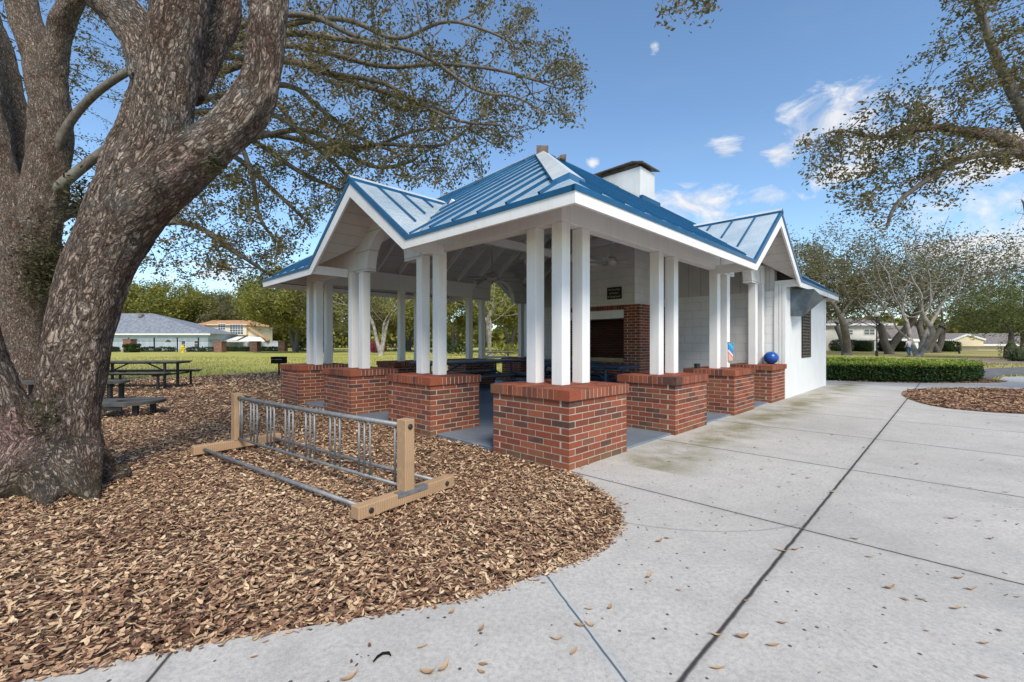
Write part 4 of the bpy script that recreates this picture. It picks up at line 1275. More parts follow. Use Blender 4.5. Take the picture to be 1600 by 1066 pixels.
# ------------------------------------------------------------------ far boundary on the left: fence, brick posts, hydrant, hedges, houses
fence = thing('picket_fence', 'black metal picket fence along the far side of the lawn, left of the brick posts', 'fence', at(250, 549.3, 64) * Vector((1, 1, 0)))
fx0, fx1, fy = at(-60, 0, 64).x - fence.location.x, at(345, 0, 64).x - fence.location.x, 0
m = MB()
for z in (.22, 1.45, 1.62): m.box(fx0, fx1, -.025, .025, z, z + .05)
x = fx0
while x < fx1: m.box(x - .012, x + .012, -.012, .012, .1, 1.75); x += .17
m.build('fence_panel', M['blackmetal'], fence)
for px in (-20, 60, 120, 160, 201, 241, 277, 310):
    x = at(px, 0, 64).x - fence.location.x; m = MB(); m.box(x - .06, x + .06, -.06, .06, -.1, 1.95); m.box(x - .075, x + .075, -.075, .075, 1.95, 2.0); m.build('fence_post', M['blackmetal'], fence)
fbrick = mat_plain('weathered_brick', (.24, .13, .095), .9, .1, 0, .3, 5)
fb2 = thing('picket_fence', 'black metal picket fence between the brick posts at the right end of the lawn', 'fence', at(420, 549.3, 66) * Vector((1, 1, 0)))
g0, g1 = at(350, 0, 66).x - fb2.location.x, at(700, 0, 66).x - fb2.location.x
m = MB()
for z in (.22, 1.35): m.box(g0, g1, -.02, .02, z, z + .05)
x = g0
while x < g1: m.box(x - .011, x + .011, -.011, .011, .1, 1.5); x += .2
m.build('fence_panel', M['blackmetal'], fb2)


def brick_post(px, Y, wpx, top, lab):
    p = at(px, 0, Y); wd = wpx * Y / F / 2; zt = CH + (Y0 - top) / F * Y
    t = thing('brick_post', lab, 'brick post', (p.x, Y, -.07), 0, 'brick fence posts')
    m = MB(); nrow = int((zt + .07) / .16)
    for k in range(nrow):
        m.box(-wd, wd, -wd, wd, k * .16, k * .16 + .145); m.box(-wd + .02, wd - .02, -wd + .02, wd - .02, k * .16 + .145, (k + 1) * .16, .5, 1)
    m.build('shaft', [fbrick, M['mortar']], t)
    m = MB(); m.box(-wd - .06, wd + .06, -wd - .06, wd + .06, nrow * .16, nrow * .16 + .12); m.build('cap', fbrick, t)


brick_post(203, 62.5, 12, 530, 'square brick post in front of the grey-roofed house, behind the picket fence')
brick_post(344, 62, 12, 534, 'brick fence post just right of the yellow hydrant')
brick_post(399, 66, 11, 534, 'brick fence post in front of the white awning')
brick_post(442, 69, 10, 534, 'rightmost brick fence post, beside the pavilion eave')
hy = thing('fire_hydrant', 'small yellow fire hydrant in front of the picket fence', 'hydrant', at(285.5, 0, 60) * Vector((1, 1, 0)) + Vector((0, 0, -.07)))
yel = mat_plain('hydrant_yellow', (.62, .46, .03), .45, .4)
m = MB(); m.tube([(0, 0, 0), (0, 0, .06), (0, 0, .07), (0, 0, .72)], [.26, .26, .2, .2], 16); m.build('barrel', yel, hy)
m = MB(); m.tube([(0, 0, .72), (0, 0, .78), (0, 0, .92), (0, 0, .99)], [.26, .26, .17, .05], 16); m.build('bonnet', yel, hy)
m = MB(); m.tube([(-.38, 0, .55), (.38, 0, .55)], .11, 12); m.tube([(0, -.34, .5), (0, 0, .5)], .13, 12); m.build('nozzle', yel, hy)

wwall = mat_plain('pale_blue_wall', (.46, .52, .58), .8, .1, 0, .06, 1)
cream = mat_plain('cream_wall', (.66, .57, .40), .8, .1, 0, .06, .8)
offw = mat_plain('off_white_wall', (.62, .60, .55), .8, .1, 0, .06, .8)
glass = mat_plain('window_glass', (.09, .11, .125), .15, .6, 0, .2, .5)
shing = mat_plain('grey_shingles', (.21, .225, .255), .9, .1, 0, .22, 2.5, .6)
shing2 = mat_plain('brown_grey_shingles', (.2, .18, .17), .9, .1, 0, .2, 2.5, .6)
tile = mat_plain('orange_roof_tile', (.48, .27, .14), .85, .1, 0, .25, 4, .6)
wtrim = mat_plain('white_trim', (.72, .72, .7), .6, .3, 0, .05)


def gpoly(m, pts, r=.5, mm=0): m.face(pts, r, mm)


def house_window(parent, x0, x1, z0, z1, y, cols_=2, rows_=2):
    m = MB(); m.box(x0 - .08, x1 + .08, y - .06, y - .001, z0 - .08, z1 + .08); f = m.build('window', wtrim, parent)
    m = MB(); m.box(x0, x1, y - .075, y - .061, z0, z1); m.build('pane', glass, f)
    m = MB()
    for i in range(1, cols_): x = x0 + (x1 - x0) * i / cols_; m.box(x - .03, x + .03, y - .09, y - .076, z0, z1)
    for i in range(1, rows_): z = z0 + (z1 - z0) * i / rows_; m.box(x0, x1, y - .0955, y - .0905, z - .03, z + .03)
    if m.v: m.build('glazing_bar', wtrim, f)


# grey hip-roofed bungalow
Yh = 76; hx = lambda px: at(px, 0, Yh).x; hz = lambda py: CH + (Y0 - py) / F * Yh
h1 = thing('bungalow', 'pale bungalow with a low grey shingle roof behind the picket fence on the left', 'house', (hx(200), Yh, -.07))
ox = hx(200); X0, X1 = hx(20) - ox, hx(325) - ox; ez = hz(521)
m = MB(); m.box(X0, X1, 0, 9, 0, ez); m.build('wall', wwall, h1)
m = MB(); e0, e1 = X0 - .5, X1 + .8; rzz = hz(491)
xr0, xr1 = hx(70) - ox, hx(205) - ox
gpoly(m, [(e0, -.6, ez), (e1, -.6, ez), (xr1, 4.5, rzz + .5), (xr0, 4.5, rzz + .5)]); gpoly(m, [(e1, -.6, ez), (e1, 9.6, ez), (xr1, 4.5, rzz + .5)]); gpoly(m, [(e1, 9.6, ez), (e0, 9.6, ez), (xr0, 4.5, rzz + .5), (xr1, 4.5, rzz + .5)]); gpoly(m, [(e0, 9.6, ez), (e0, -.6, ez), (xr0, 4.5, rzz + .5)])
rf = m.build('roof', shing, h1); m = MB(); m.box(e0, e1, -.64, -.6, ez - .22, ez + .03); m.build('fascia', wtrim, rf)
m = MB(); m.box(xr1 - 1.6, xr1 - .9, 3.2, 3.8, rzz - .2, rzz + .32); m.build('roof_vent', shing2, rf)
for px, wpx, zt_, zb in ((287, 6, 532, 543), (307, 6, 532, 541), (324, 5, 532, 541)):
    house_window(h1, hx(px - wpx / 2) - ox, hx(px + wpx / 2) - ox, hz(zb), hz(zt_), 0, 1, 2) if px < 322 else None
m = MB(); cx_, rr = hx(263) - ox, .5
extrude_pts = [(cx_ + rr * math.cos(t), hz(534) + rr * math.sin(t)) for t in np.linspace(0, math.pi, 14)]
m.face([(x, -.03, z) for x, z in extrude_pts], .5); aw = m.build('window', glass, h1)
m = MB()
for i in range(13):
    (x0, z0), (x1, z1) = extrude_pts[i], extrude_pts[i + 1]; m.bar((x0, -.035, z0), (x1, -.035, z1), .07)
m.build('frame', wtrim, aw)

# yellow two-storey house with tiled roof and white awnings
Yh = 84; h2 = thing('two_storey_house', 'cream two-storey house with orange tiled roof and white awnings beside the pavilion eave', 'house', (hx(370), Yh, -.07)); ox = hx(370)
def lx(px): return at(px, 0, 84).x - ox
def lz(py): return CH + (Y0 - py) / F * 84 + .07
Yh = 84
ox = at(370, 0, 84).x; h2.location.x = ox
m = MB(); m.box(lx(302), lx(390), 0, 8, 0, lz(508)); m.box(lx(329), lx(390), -1.0, -.002, lz(524), lz(507)); m.build('wall', cream, h2)
m = MB()
gpoly(m, [(lx(296), -.6, lz(511)), (lx(312), -.6, lz(508.5)), (lx(322), 4, lz(498)), (lx(310), 4, lz(499))])
gpoly(m, [(lx(300), -1.4, lz(509)), (lx(394), -1.4, lz(509)), (lx(372), 4, lz(499)), (lx(318), 4, lz(499))]); gpoly(m, [(lx(394), -1.4, lz(509)), (lx(394), 8, lz(509)), (lx(372), 4, lz(499))]); m.bar((lx(389), -.8, lz(509.5)), (lx(424), -.8, lz(532)), .5, .3)
m.build('roof', tile, h2)
gm = MB(); gpoly(gm, [(lx(390.2), -.45, lz(534)), (lx(424), -.45, lz(533)), (lx(390.2), -.45, lz(509))]); gm.build('gable_wall', cream, h2)
house_window(h2, lx(347), lx(357.5), lz(515.5), lz(506.5), -1.0, 3, 3); house_window(h2, lx(365), lx(385), lz(522.5), lz(507.5), -1.0, 5, 4)
m = MB()
gpoly(m, [(lx(329), -1.02, lz(526)), (lx(386), -1.02, lz(526)), (lx(390), -4, lz(532)), (lx(329), -4, lz(533))]); gpoly(m, [(lx(392), -1.02, lz(526)), (lx(412), -1.02, lz(527)), (lx(432), -4, lz(533)), (lx(392), -4, lz(533))])
m.build('awning', wtrim, h2)
m = MB(); m.box(lx(328), lx(432), -4.02, -4.0, lz(535), lz(532.5)); m.build('valance', wtrim, h2)
m = MB(); m.box(lx(325), lx(436), -.44, -.4, 0, lz(533)); m.build('ground_floor_wall', wwall, h2)

# right-hand houses across the park road
def simple_house(lab, px0, px1, Y, eave, ridge, roofmat, wallm, roofpx, wins, low=None, hips=1):
    o_ = at((px0 + px1) / 2, 0, Y).x; h = thing('house', lab, 'house', (o_, Y, -.07))
    fx = lambda px: at(px, 0, Y).x - o_; fz = lambda py: CH + (Y0 - py) / F * Y + .07
    m = MB(); m.box(fx(px0), fx(px1), 0, 8, 0, fz(eave)); m.build('wall', wallm, h)
    m = MB(); a0, a1, r0, r1 = fx(px0) - .5, fx(px1) + .5, fx(roofpx[0]), fx(roofpx[1])
    gpoly(m, [(a0, -.6, fz(eave)), (a1, -.6, fz(eave)), (r1, 4, fz(ridge)), (r0, 4, fz(ridge))]); gpoly(m, [(a1, -.6, fz(eave)), (a1, 8.6, fz(eave)), (r1, 4, fz(ridge))]); gpoly(m, [(a0, -.6, fz(eave)), (r0, 4, fz(ridge)), (a0, 8.6, fz(eave))]); gpoly(m, [(a1, 8.6, fz(eave)), (a0, 8.6, fz(eave)), (r0, 4, fz(ridge)), (r1, 4, fz(ridge))])
    rf = m.build('roof', roofmat, h); m = MB(); m.box(a0, a1, -.66, -.6, fz(eave) - .3, fz(eave) + .02); m.build('fascia', wtrim, rf)
    for (w0, w1, y1, y0) in wins: house_window(h, fx(w0), fx(w1), fz(y1), fz(y0), 0, 2, 2)
    return h, fx, fz


hA, fx, fz = simple_house('cream two-storey townhouse with two upper windows behind the lamp post', 1240, 1392, 75, 506, 496, shing2, offw, (1260, 1370), [(1317, 1332, 523, 516), (1350, 1366, 523, 515)])
m = MB(); m.box(fx(1300), fx(1405), -3.6, -.66, fz(532), fz(530)); m.build('porch_roof', wtrim, hA)
m = MB(); m.box(fx(1302), fx(1403), -2.0, -1.9, 0, fz(532.2)); m.build('porch_screen', glass, hA)
for px in (1343, 1375, 1402):
    m = MB(); m.box(fx(px) - .35, fx(px) + .35, -3.5, -2.8, 0, fz(532.1)); m.build('porch_pillar', wtrim, hA)
hB, fx, fz = simple_house('grey-roofed house with a dark screened porch behind the bare tree', 1395, 1477, 72, 531, 508, shing2, glass, (1412, 1462), [])
hC, fx, fz = simple_house('low cream house with a shallow gable near the right edge', 1478, 1640, 78, 538, 520, shing2, cream, (1500, 1640), [])
m = MB(); gpoly(m, [(fx(1478), -.7, fz(541)), (fx(1530), -.7, fz(541)), (fx(1530), -.7, fz(530)), (fx(1504), -.7, fz(523)), (fx(1478), -.7, fz(533))]); m.build('gable_wall', cream, hC)
m = MB(); m.bar((fx(1476), -.8, fz(534)), (fx(1504), -.8, fz(523)), .25); m.bar((fx(1504), -.8, fz(523)), (fx(1532), -.8, fz(531)), .25); m.build('barge_board', wtrim, hC)

# lamp post, bollards, person
lp = gr(1370, 555.5)
la = thing('lamp_post', 'black lamp post with a round white globe behind the clipped hedge', 'lamp post', (lp.x, lp.y, -.07))
m = MB(); m.tube([(0, 0, 0), (0, 0, .5), (0, 0, .55), (0, 0, 3.7)], [.12, .12, .065, .05], 12); m.build('pole', M['blackmetal'], la)
m = MB(); m.tube([(0, 0, 3.7), (0, 0, 3.8), (0, 0, 3.84)], [.06, .16, .16], 12); m.build('collar', M['blackmetal'], la)
glob = mat_plain('lamp_globe', (.6, .6, .58), .25, .5, 0, .05)
m = MB(); m.tube([(0, 0, 3.84)] + [(0, 0, 4.08 - .25 * math.cos(t)) for t in np.linspace(.3, math.pi, 10)], [.08] + [max(.003, .27 * math.sin(t)) for t in np.linspace(.3, math.pi, 10)], 16); m.build('globe', glob, la, smooth=True)
lp = gr(1325, 551.5)
la = thing('sign_post', 'thin dark post with a small cross plate left of the lamp post', 'post', (lp.x, lp.y, -.07))
m = MB(); m.tube([(0, 0, 0), (0, 0, 3.3)], .05, 8); m.build('pole', M['blackmetal'], la); m = MB(); m.box(-.16, .16, -.03, .03, 1.3, 1.75); m.build('plate', M['blackmetal'], la)
lp = gr(1499, 552)
la = thing('bollard', 'short dark post standing alone on the dry grass right of the bare tree', 'bollard', (lp.x, lp.y, -.07))
m = MB(); m.tube([(0, 0, 0), (0, 0, .75)], .1, 10); m.build('shaft', M['blackmetal'], la); m = MB(); m.tube([(0, 0, .75), (0, 0, .8), (0, 0, .88)], [.12, .12, .04], 10); m.build('cap', M['blackmetal'], la)


def skin_mesh(name, V, Ed, rad, mat, parent, sub=2):
    me = bpy.data.meshes.new(name); me.from_pydata(V, Ed, []); me.update(); me.materials.append(mat)
    o = bpy.data.objects.new(name, me); col.objects.link(o); o.parent = parent
    mo = o.modifiers.new('skin', 'SKIN'); mo.use_smooth_shade = True
    for i, sv_ in enumerate(me.skin_vertices[0].data):
        r_ = rad[i]; sv_.radius = r_ if hasattr(r_, '__len__') else (r_, r_); sv_.use_root = (i == 0)
    s_ = o.modifiers.new('sub', 'SUBSURF'); s_.levels = sub; s_.render_levels = sub
    return o


pp = gr(1420, 556.3)
per = thing('person', 'white-haired person seen from behind in a pale shirt and blue trousers walking on the lawn', 'person', (pp.x, pp.y, -.06), R(8))
skinm = mat_plain('skin', (.5, .3, .22), .6, .3); shirt = mat_plain('pale_shirt', (.5, .53, .62), .8, .1, 0, .1); jeans = mat_plain('blue_trousers', (.05, .13, .22), .85, .1, 0, .2); hairm = mat_plain('white_hair', (.72, .72, .7), .8, .1); shoem = mat_plain('dark_shoes', (.05, .045, .04), .7, .2)
V = [(0, 0, .92), (0, 0, 1.12), (0, -.02, 1.36), (0, -.01, 1.46), (0, .0, 1.53), (0, .01, 1.6), (0, .02, 1.68),
     (.19, 0, 1.39), (.26, .02, 1.14), (.25, .14, .94), (.25, .19, .86), (-.19, 0, 1.39), (-.27, .0, 1.14), (-.28, .1, .93), (-.28, .15, .85),
     (.1, 0, .86), (.105, .05, .48), (.11, -.02, .09), (.115, .12, .05), (-.1, 0, .86), (-.11, .0, .48), (-.115, -.09, .1), (-.12, .04, .05)]
Ed = [(0, 1), (1, 2), (2, 3), (3, 4), (4, 5), (5, 6), (2, 7), (7, 8), (8, 9), (9, 10), (2, 11), (11, 12), (12, 13), (13, 14), (0, 15), (15, 16), (16, 17), (17, 18), (0, 19), (19, 20), (20, 21), (21, 22)]
rad = [(.15, .11), (.15, .11), (.16, .11), .06, .055, (.085, .1), (.07, .085), .06, .045, .036, (.035, .045), .06, .045, .036, (.035, .045), .09, .062, .045, .04, .09, .062, .045, .04]
body = skin_mesh('body', V, Ed, rad, skinm, per)
skin_mesh('shirt', [(0, 0, .93), (0, 0, 1.12), (0, -.02, 1.37), (0, -.01, 1.44), (.19, 0, 1.39), (.25, .02, 1.18), (-.19, 0, 1.39), (-.26, .0, 1.18)], [(0, 1), (1, 2), (2, 3), (2, 4), (4, 5), (2, 6), (6, 7)], [(.175, .14), (.18, .135), (.185, .135), .075, .08, .07, .08, .07], shirt, per)
skin_mesh('trousers', [(0, 0, .95), (.1, 0, .84), (.105, .05, .48), (.11, -.02, .12), (-.1, 0, .84), (-.11, .0, .48), (-.115, -.09, .13)], [(0, 1), (1, 2), (2, 3), (0, 4), (4, 5), (5, 6)], [(.17, .13), .115, .085, .07, .115, .085, .07], jeans, per)
skin_mesh('hair', [(0, -.015, 1.60), (0, -.005, 1.67), (0, .01, 1.715)], [(0, 1), (1, 2)], [(.09, .09), (.092, .1), (.06, .07)], hairm, per)
for sx, yy in ((.112, .05), (-.117, -.02)): skin_mesh('shoe', [(sx, yy - .08, .05), (sx, yy + .12, .04)], [(0, 1)], [(.05, .05), (.045, .035)], shoem, per, 1)

# ------------------------------------------------------------------ trees
def colonize(P0, par0, att, step, infl, kill, iters=120, droop=0.0, jit=.18, seed=0):
    """space-colonisation growth: returns node positions and parent indices"""
    g = np.random.default_rng(seed)
    P = [np.asarray(p, float) for p in P0]; par = list(par0); nch = [0] * len(P)
    att = np.asarray(att, float); N0 = np.array(P)
    nd = np.full(len(att), 1e9); ni = np.zeros(len(att), int)
    for s in range(0, len(N0), 400):
        D = np.linalg.norm(att[:, None] - N0[None, s:s + 400], axis=2); j = D.argmin(1); d = D[np.arange(len(att)), j]
        b = d < nd; nd[b] = d[b]; ni[b] = j[b] + s
    stale = np.zeros(len(att), int)
    for it in range(iters):
        ok = nd < infl
        if not ok.any(): break
        idx = ni[ok]; PA = np.array(P)
        dv = att[ok] - PA[idx]; dv /= np.linalg.norm(dv, axis=1)[:, None] + 1e-9
        uq, inv = np.unique(idx, return_inverse=True)
        S = np.zeros((len(uq), 3)); np.add.at(S, inv, dv)
        S /= np.linalg.norm(S, axis=1)[:, None] + 1e-9
        S += g.normal(0, jit, S.shape); S[:, 2] -= droop; S /= np.linalg.norm(S, axis=1)[:, None] + 1e-9
        new = PA[uq] + S * step; keep = np.array([nch[u] < 3 for u in uq])
        new, uq = new[keep], uq[keep]
        if len(new) == 0: break
        base = len(P)
        for u, q_ in zip(uq, new): P.append(q_); par.append(int(u)); nch[u] += 1; nch.append(0)
        D = np.linalg.norm(att[:, None] - new[None], axis=2) if len(att) * len(new) < 6e6 else None
        if D is None:
            j = np.zeros(len(att), int); d = np.full(len(att), 1e9)
            for s in range(0, len(att), 200):
                D = np.linalg.norm(att[s:s + 200, None] - new[None], axis=2); j[s:s + 200] = D.argmin(1); d[s:s + 200] = D.min(1)
        else: j = D.argmin(1); d = D[np.arange(len(att)), j]
        b = d < nd; stale = np.where(b, 0, stale + 1); nd[b] = d[b]; ni[b] = j[b] + base
        live = (nd > kill) & (stale < 10); att, nd, ni, stale = att[live], nd[live], ni[live], stale[live]
        if len(att) == 0: break
    return np.array(P), np.array(par)


def pipe_radii(par, tip, power=2.35):
    n = len(par); acc = np.zeros(n)
    r = np.zeros(n)
    for i in range(n - 1, -1, -1):
        r[i] = acc[i] ** (1 / power) if acc[i] > 0 else tip
        if par[i] >= 0: acc[par[i]] += r[i] ** power
    return r


def branch_mesh(name, P, par, r, mat, parent, skip=None, rmax=None, smooth=2, rmin=0.0):
    n = len(P); kids = [[] for _ in range(n)]
    for i, p in enumerate(par):
        if p >= 0: kids[p].append(i)
    for i in range(n):
        kids[i].sort(key=lambda k: -r[k])
    Q = P.copy()
    for _ in range(smooth):
        T = Q.copy()
        for i in range(n):
            if par[i] >= 0 and kids[i] and not (skip is not None and skip[i]): T[i] = .5 * Q[i] + .25 * (Q[par[i]] + Q[kids[i][0]])
        Q = T
    starts = [i for i in range(n) if par[i] < 0]
    VS, FS = [], []; off = 0; st = []
    for s in starts: st.append((None, s))
    while st:
        p, s = st.pop(); ch = [] if p is None else [p]; c = s
        while True:
            ch.append(c)
            for k in kids[c][1:]: st.append((c, k))
            if not kids[c]: break
            c = kids[c][0]
        if skip is not None:
            # drop the part of the chain already modelled as trunk
            f = next((i for i, k in enumerate(ch) if not skip[k]), None)
            if f is None: continue
            ch = ch[max(0, f - 1):]
        ch = [k for k in ch if r[k] >= rmin or k == ch[0]]
        if len(ch) < 2: continue
        rr = np.array([r[k] for k in ch]); rr[0] = min(rr[0], rr[1] * 1.25)
        if rmax: rr = np.minimum(rr, rmax)
        m = 9 if rr.max() > .06 else (6 if rr.max() > .02 else 3)
        pts = Q[ch]; d = np.gradient(pts, axis=0); d /= np.linalg.norm(d, axis=1)[:, None] + 1e-9
        a = np.cross(d, [.31, .22, .93]); a /= np.linalg.norm(a, axis=1)[:, None] + 1e-9; b = np.cross(d, a)
        th = np.arange(m) * 2 * np.pi / m
        V = pts[:, None] + (a[:, None] * np.cos(th)[None, :, None] + b[:, None] * np.sin(th)[None, :, None]) * rr[:, None, None]
        L_ = len(ch); k0 = np.arange(L_ - 1)[:, None] * m; k = np.arange(m)[None]
        Fq = np.stack([k0 + k, k0 + (k + 1) % m, k0 + m + (k + 1) % m, k0 + m + k], 2).reshape(-1, 4) + off
        VS.append(V.reshape(-1, 3)); FS.append(Fq); off += L_ * m
    return np_mesh(name, np.concatenate(VS), np.concatenate(FS), mat, None, parent, smooth=True)


def leaves_mesh(name, C, size, mat, parent, flat=.7, aspect=.42, seed=1, zbias=0.0):
    """folded diamond leaves at the points C; size scalar or array"""
    g = np.random.default_rng(seed); n = len(C)
    A = g.normal(0, 1, (n, 3)); A[:, 2] = A[:, 2] * flat + zbias; A /= np.linalg.norm(A, axis=1)[:, None]
    T = g.normal(0, 1, (n, 3)); B = np.cross(A, T); B /= np.linalg.norm(B, axis=1)[:, None] + 1e-9; Nn = np.cross(A, B)
    s = (size * g.uniform(.65, 1.25, n))[:, None]; w_ = s * aspect * .5
    V = np.stack([C, C + A * s * .5 + B * w_ + Nn * w_ * .35, C + A * s, C + A * s * .5 - B * w_ + Nn * w_ * .35], 1).reshape(-1, 3)
    b = (np.arange(n) * 4)[:, None]
    Fc = np.stack([b + [0, 1, 2], b + [0, 2, 3]], 1).reshape(-1, 3)
    return np_mesh(name, V, Fc, mat, np.repeat(g.random(n), 2), parent)


def leaf_points(P, r, thr, per, sig, seed=1, mask=None):
    g = np.random.default_rng(seed); k = np.where((r < thr) & (mask if mask is not None else True))[0]
    k = np.repeat(k, per); return P[k] + g.normal(0, sig, (len(k), 3))


def in_poly(pts, poly): return inside(pts, poly)


def frustum_points(poly, y0, y1, n, seed=3, ypow=1.0):
    """random points whose sight lines fall in a photo region, spread over a range of depths"""
    g = np.random.default_rng(seed); xs = [p[0] for p in poly]; ys = [p[1] for p in poly]; out = []
    while sum(len(o) for o in out) < n:
        q_ = np.stack([g.uniform(min(xs), max(xs), n), g.uniform(min(ys), max(ys), n)], 1); q_ = q_[inside(q_, poly)]
        Y = y0 + (y1 - y0) * g.random(len(q_)) ** ypow
        out.append(np.stack([(q_[:, 0] - 800) / F * Y, Y, CH + (Y0 - q_[:, 1]) / F * Y], 1))
    return np.concatenate(out)[:n]


class Limb:
    def __init__(s, ctrl, per=8):
        """ctrl: (px, py, depth, radius in px) surveyed on the photo -> smooth 3-D centre line with radii"""
        W_ = [np.array([*at(a, b, Y), rp * Y / F]) for a, b, Y, rp in ctrl]; out = []
        for i in range(len(W_) - 1):
            p0, p1, p2, p3 = W_[max(i - 1, 0)], W_[i], W_[i + 1], W_[min(i + 2, len(W_) - 1)]
            for j in range(per):
                t = j / per
                out.append(.5 * ((2 * p1) + (p2 - p0) * t + (2 * p0 - 5 * p1 + 4 * p2 - p3) * t * t + (3 * p1 - p0 - 3 * p2 + p3) * t ** 3))
        out.append(W_[-1]); A = np.array(out); s.p = A[:, :3]; s.r = np.maximum(A[:, 3], .01)


def trunk_mesh(name, limbs, voxel, mat, parent, amp=.02, freq=7.0, seed=0):
    """limb tubes fused by voxel remesh, then displaced; carries bark coordinates that follow every limb"""
    mb = MB()
    for l in limbs: mb.tube([tuple(q_) for q_ in l.p], list(l.r), 28)
    o = mb.build(name, mat, None)
    rm = o.modifiers.new('r', 'REMESH'); rm.mode = 'VOXEL'; rm.voxel_size = voxel; rm.use_smooth_shade = True
    sm = o.modifiers.new('s', 'SMOOTH'); sm.factor = .5; sm.iterations = 8
    dg = bpy.context.evaluated_depsgraph_get(); me = bpy.data.meshes.new_from_object(o.evaluated_get(dg)); me.name = name
    bpy.data.objects.remove(o)
    n = len(me.vertices); V = np.zeros(n * 3, np.float32); me.vertices.foreach_get('co', V); V = V.reshape(-1, 3).astype(float)
    NR = np.zeros(n * 3, np.float32); me.vertices.foreach_get('normal', NR); NR = NR.reshape(-1, 3)
    C, Tn, Ss, Fa, Fb, Rr = [], [], [], [], [], []
    for li, l in enumerate(limbs):
        # densify
        d = np.gradient(l.p, axis=0); d /= np.linalg.norm(d, axis=1)[:, None]
        s_ = np.concatenate([[0], np.cumsum(np.linalg.norm(np.diff(l.p, axis=0), axis=1))]); a = np.cross(d[0], [.2, .9, .1]); fr = []
        for k in range(len(d)):
            a = a - d[k] * a.dot(d[k]); a /= np.linalg.norm(a); fr.append(a.copy())
        C.append(l.p); Tn.append(d); Ss.append(s_ + li * 3.7); Fa.append(np.array(fr)); Fb.append(np.cross(d, np.array(fr))); Rr.append(l.r)
    C, Tn, Ss, Fa, Fb, Rr = [np.concatenate(x) for x in (C, Tn, Ss, Fa, Fb, Rr)]
    bv = np.zeros((n, 3))
    for s in range(0, n, 4000):
        D = np.linalg.norm(V[s:s + 4000, None] - C[None], axis=2) - Rr[None]; j = D.argmin(1)
        rel = V[s:s + 4000] - C[j]; bv[s:s + 4000] = np.stack([(rel * Fa[j]).sum(1), (rel * Fb[j]).sum(1), (Ss[j] + (rel * Tn[j]).sum(1)) * .3], 1)
    dsp = np.array([mnoise.noise(Vector(b * freq) + Vector((seed, 0, 0))) + .5 * mnoise.noise(Vector(b * freq * 2.7)) - .5 * abs(mnoise.noise(Vector(b * freq * 5))) for b in bv])
    big = np.array([mnoise.noise(Vector(v * 2.2)) for v in V])
    V = V + NR * (dsp * amp + big * amp * 1.2)[:, None]
    me.vertices.foreach_set('co', V.astype(np.float32).ravel())
    at_ = me.attributes.new('bark', 'FLOAT_VECTOR', 'POINT'); at_.data.foreach_set('vector', bv.astype(np.float32).ravel())
    me.materials.clear(); me.materials.append(mat); me.polygons.foreach_set('use_smooth', np.ones(len(me.polygons), bool)); me.update()
    q_ = bpy.data.objects.new(name, me); col.objects.link(q_); q_.parent = parent
    return q_


def seed_nodes(limbs, idx=None):
    P, par = [], []
    for l in limbs:
        b = len(P)
        for k in range(len(l.p)): P.append(l.p[k]); par.append(-1 if k == 0 else b + k - 1)
    return P, par


# --- near leaning oak on the left
oakA = thing('oak_tree', 'big leaning oak with rough furrowed bark and pink lichen in the left foreground', 'tree', (0, 0, 0))
LA = [Limb([(98, 775, 3.86, 52), (100, 735, 3.86, 48), (103, 660, 3.87, 43), (114, 560, 3.9, 41), (136, 480, 3.92, 42), (164, 400, 3.95, 45), (194, 335, 3.95, 47), (224, 275, 3.95, 46), (250, 205, 3.95, 41), (266, 105, 3.95, 40), (283, 10, 3.95, 36), (300, -140, 4.0, 32), (330, -330, 4.2, 26)]),
      Limb([(185, 372, 3.97, 36), (246, 300, 3.88, 38), (300, 253, 3.78, 38), (352, 205, 3.75, 33), (388, 165, 3.75, 31), (407, 125, 3.75, 28), (416, 60, 3.75, 27), (421, 0, 3.75, 26), (430, -130, 3.75, 24), (455, -300, 3.8, 20)]),
      Limb([(245, 130, 4.0, 34), (226, 70, 4.1, 31), (190, 20, 4.2, 30), (150, -25, 4.3, 28), (90, -140, 4.5, 24), (10, -300, 4.8, 18)]),
      Limb([(172, 400, 4.2, 24), (178, 330, 4.35, 29), (198, 250, 4.45, 30), (222, 185, 4.45, 27), (240, 110, 4.35, 24)]),
      Limb([(282, 140, 4.1, 34), (318, 82, 4.3, 27), (345, 30, 4.4, 25), (352, -20, 4.5, 24), (372, -160, 4.7, 20), (420, -320, 5.0, 15)]),
      Limb([(70, 775, 3.75, 48), (42, 715, 3.65, 40), (12, 655, 3.55, 34), (-20, 590, 3.45, 32), (-60, 500, 3.35, 34), (-130, 380, 3.3, 30), (-230, 200, 3.3, 24)])]
for (x0, y0, Y0_, x1, y1, Y1, r0, r1) in ((120, 745, 3.8, 205, 735, 4.05, 34, 8), (70, 745, 3.75, 75, 790, 3.3, 40, 10), (120, 745, 3.7, 150, 785, 3.45, 34, 8), (40, 740, 3.6, -60, 790, 3.4, 40, 14), (90, 720, 4.1, 60, 690, 4.6, 40, 12)):
    LA.append(Limb([(x0, y0 - 30, Y0_, r0), ((x0 + x1) / 2, (y0 + y1) / 2, (Y0_ + Y1) / 2, (r0 + r1) / 2), (x1, y1, Y1, r1)], 5))
trunk_mesh('trunk', LA, .017, M['bark_near'], oakA, .017, 7.5)
g = np.random.default_rng(5)
attA = np.concatenate([np.array([-2.6, 4.6, 7.6]) + g.normal(0, 1, (700, 3)) * [2.3, 1.9, .8]])
attA = attA[(attA[:, 2] > 5.9)]
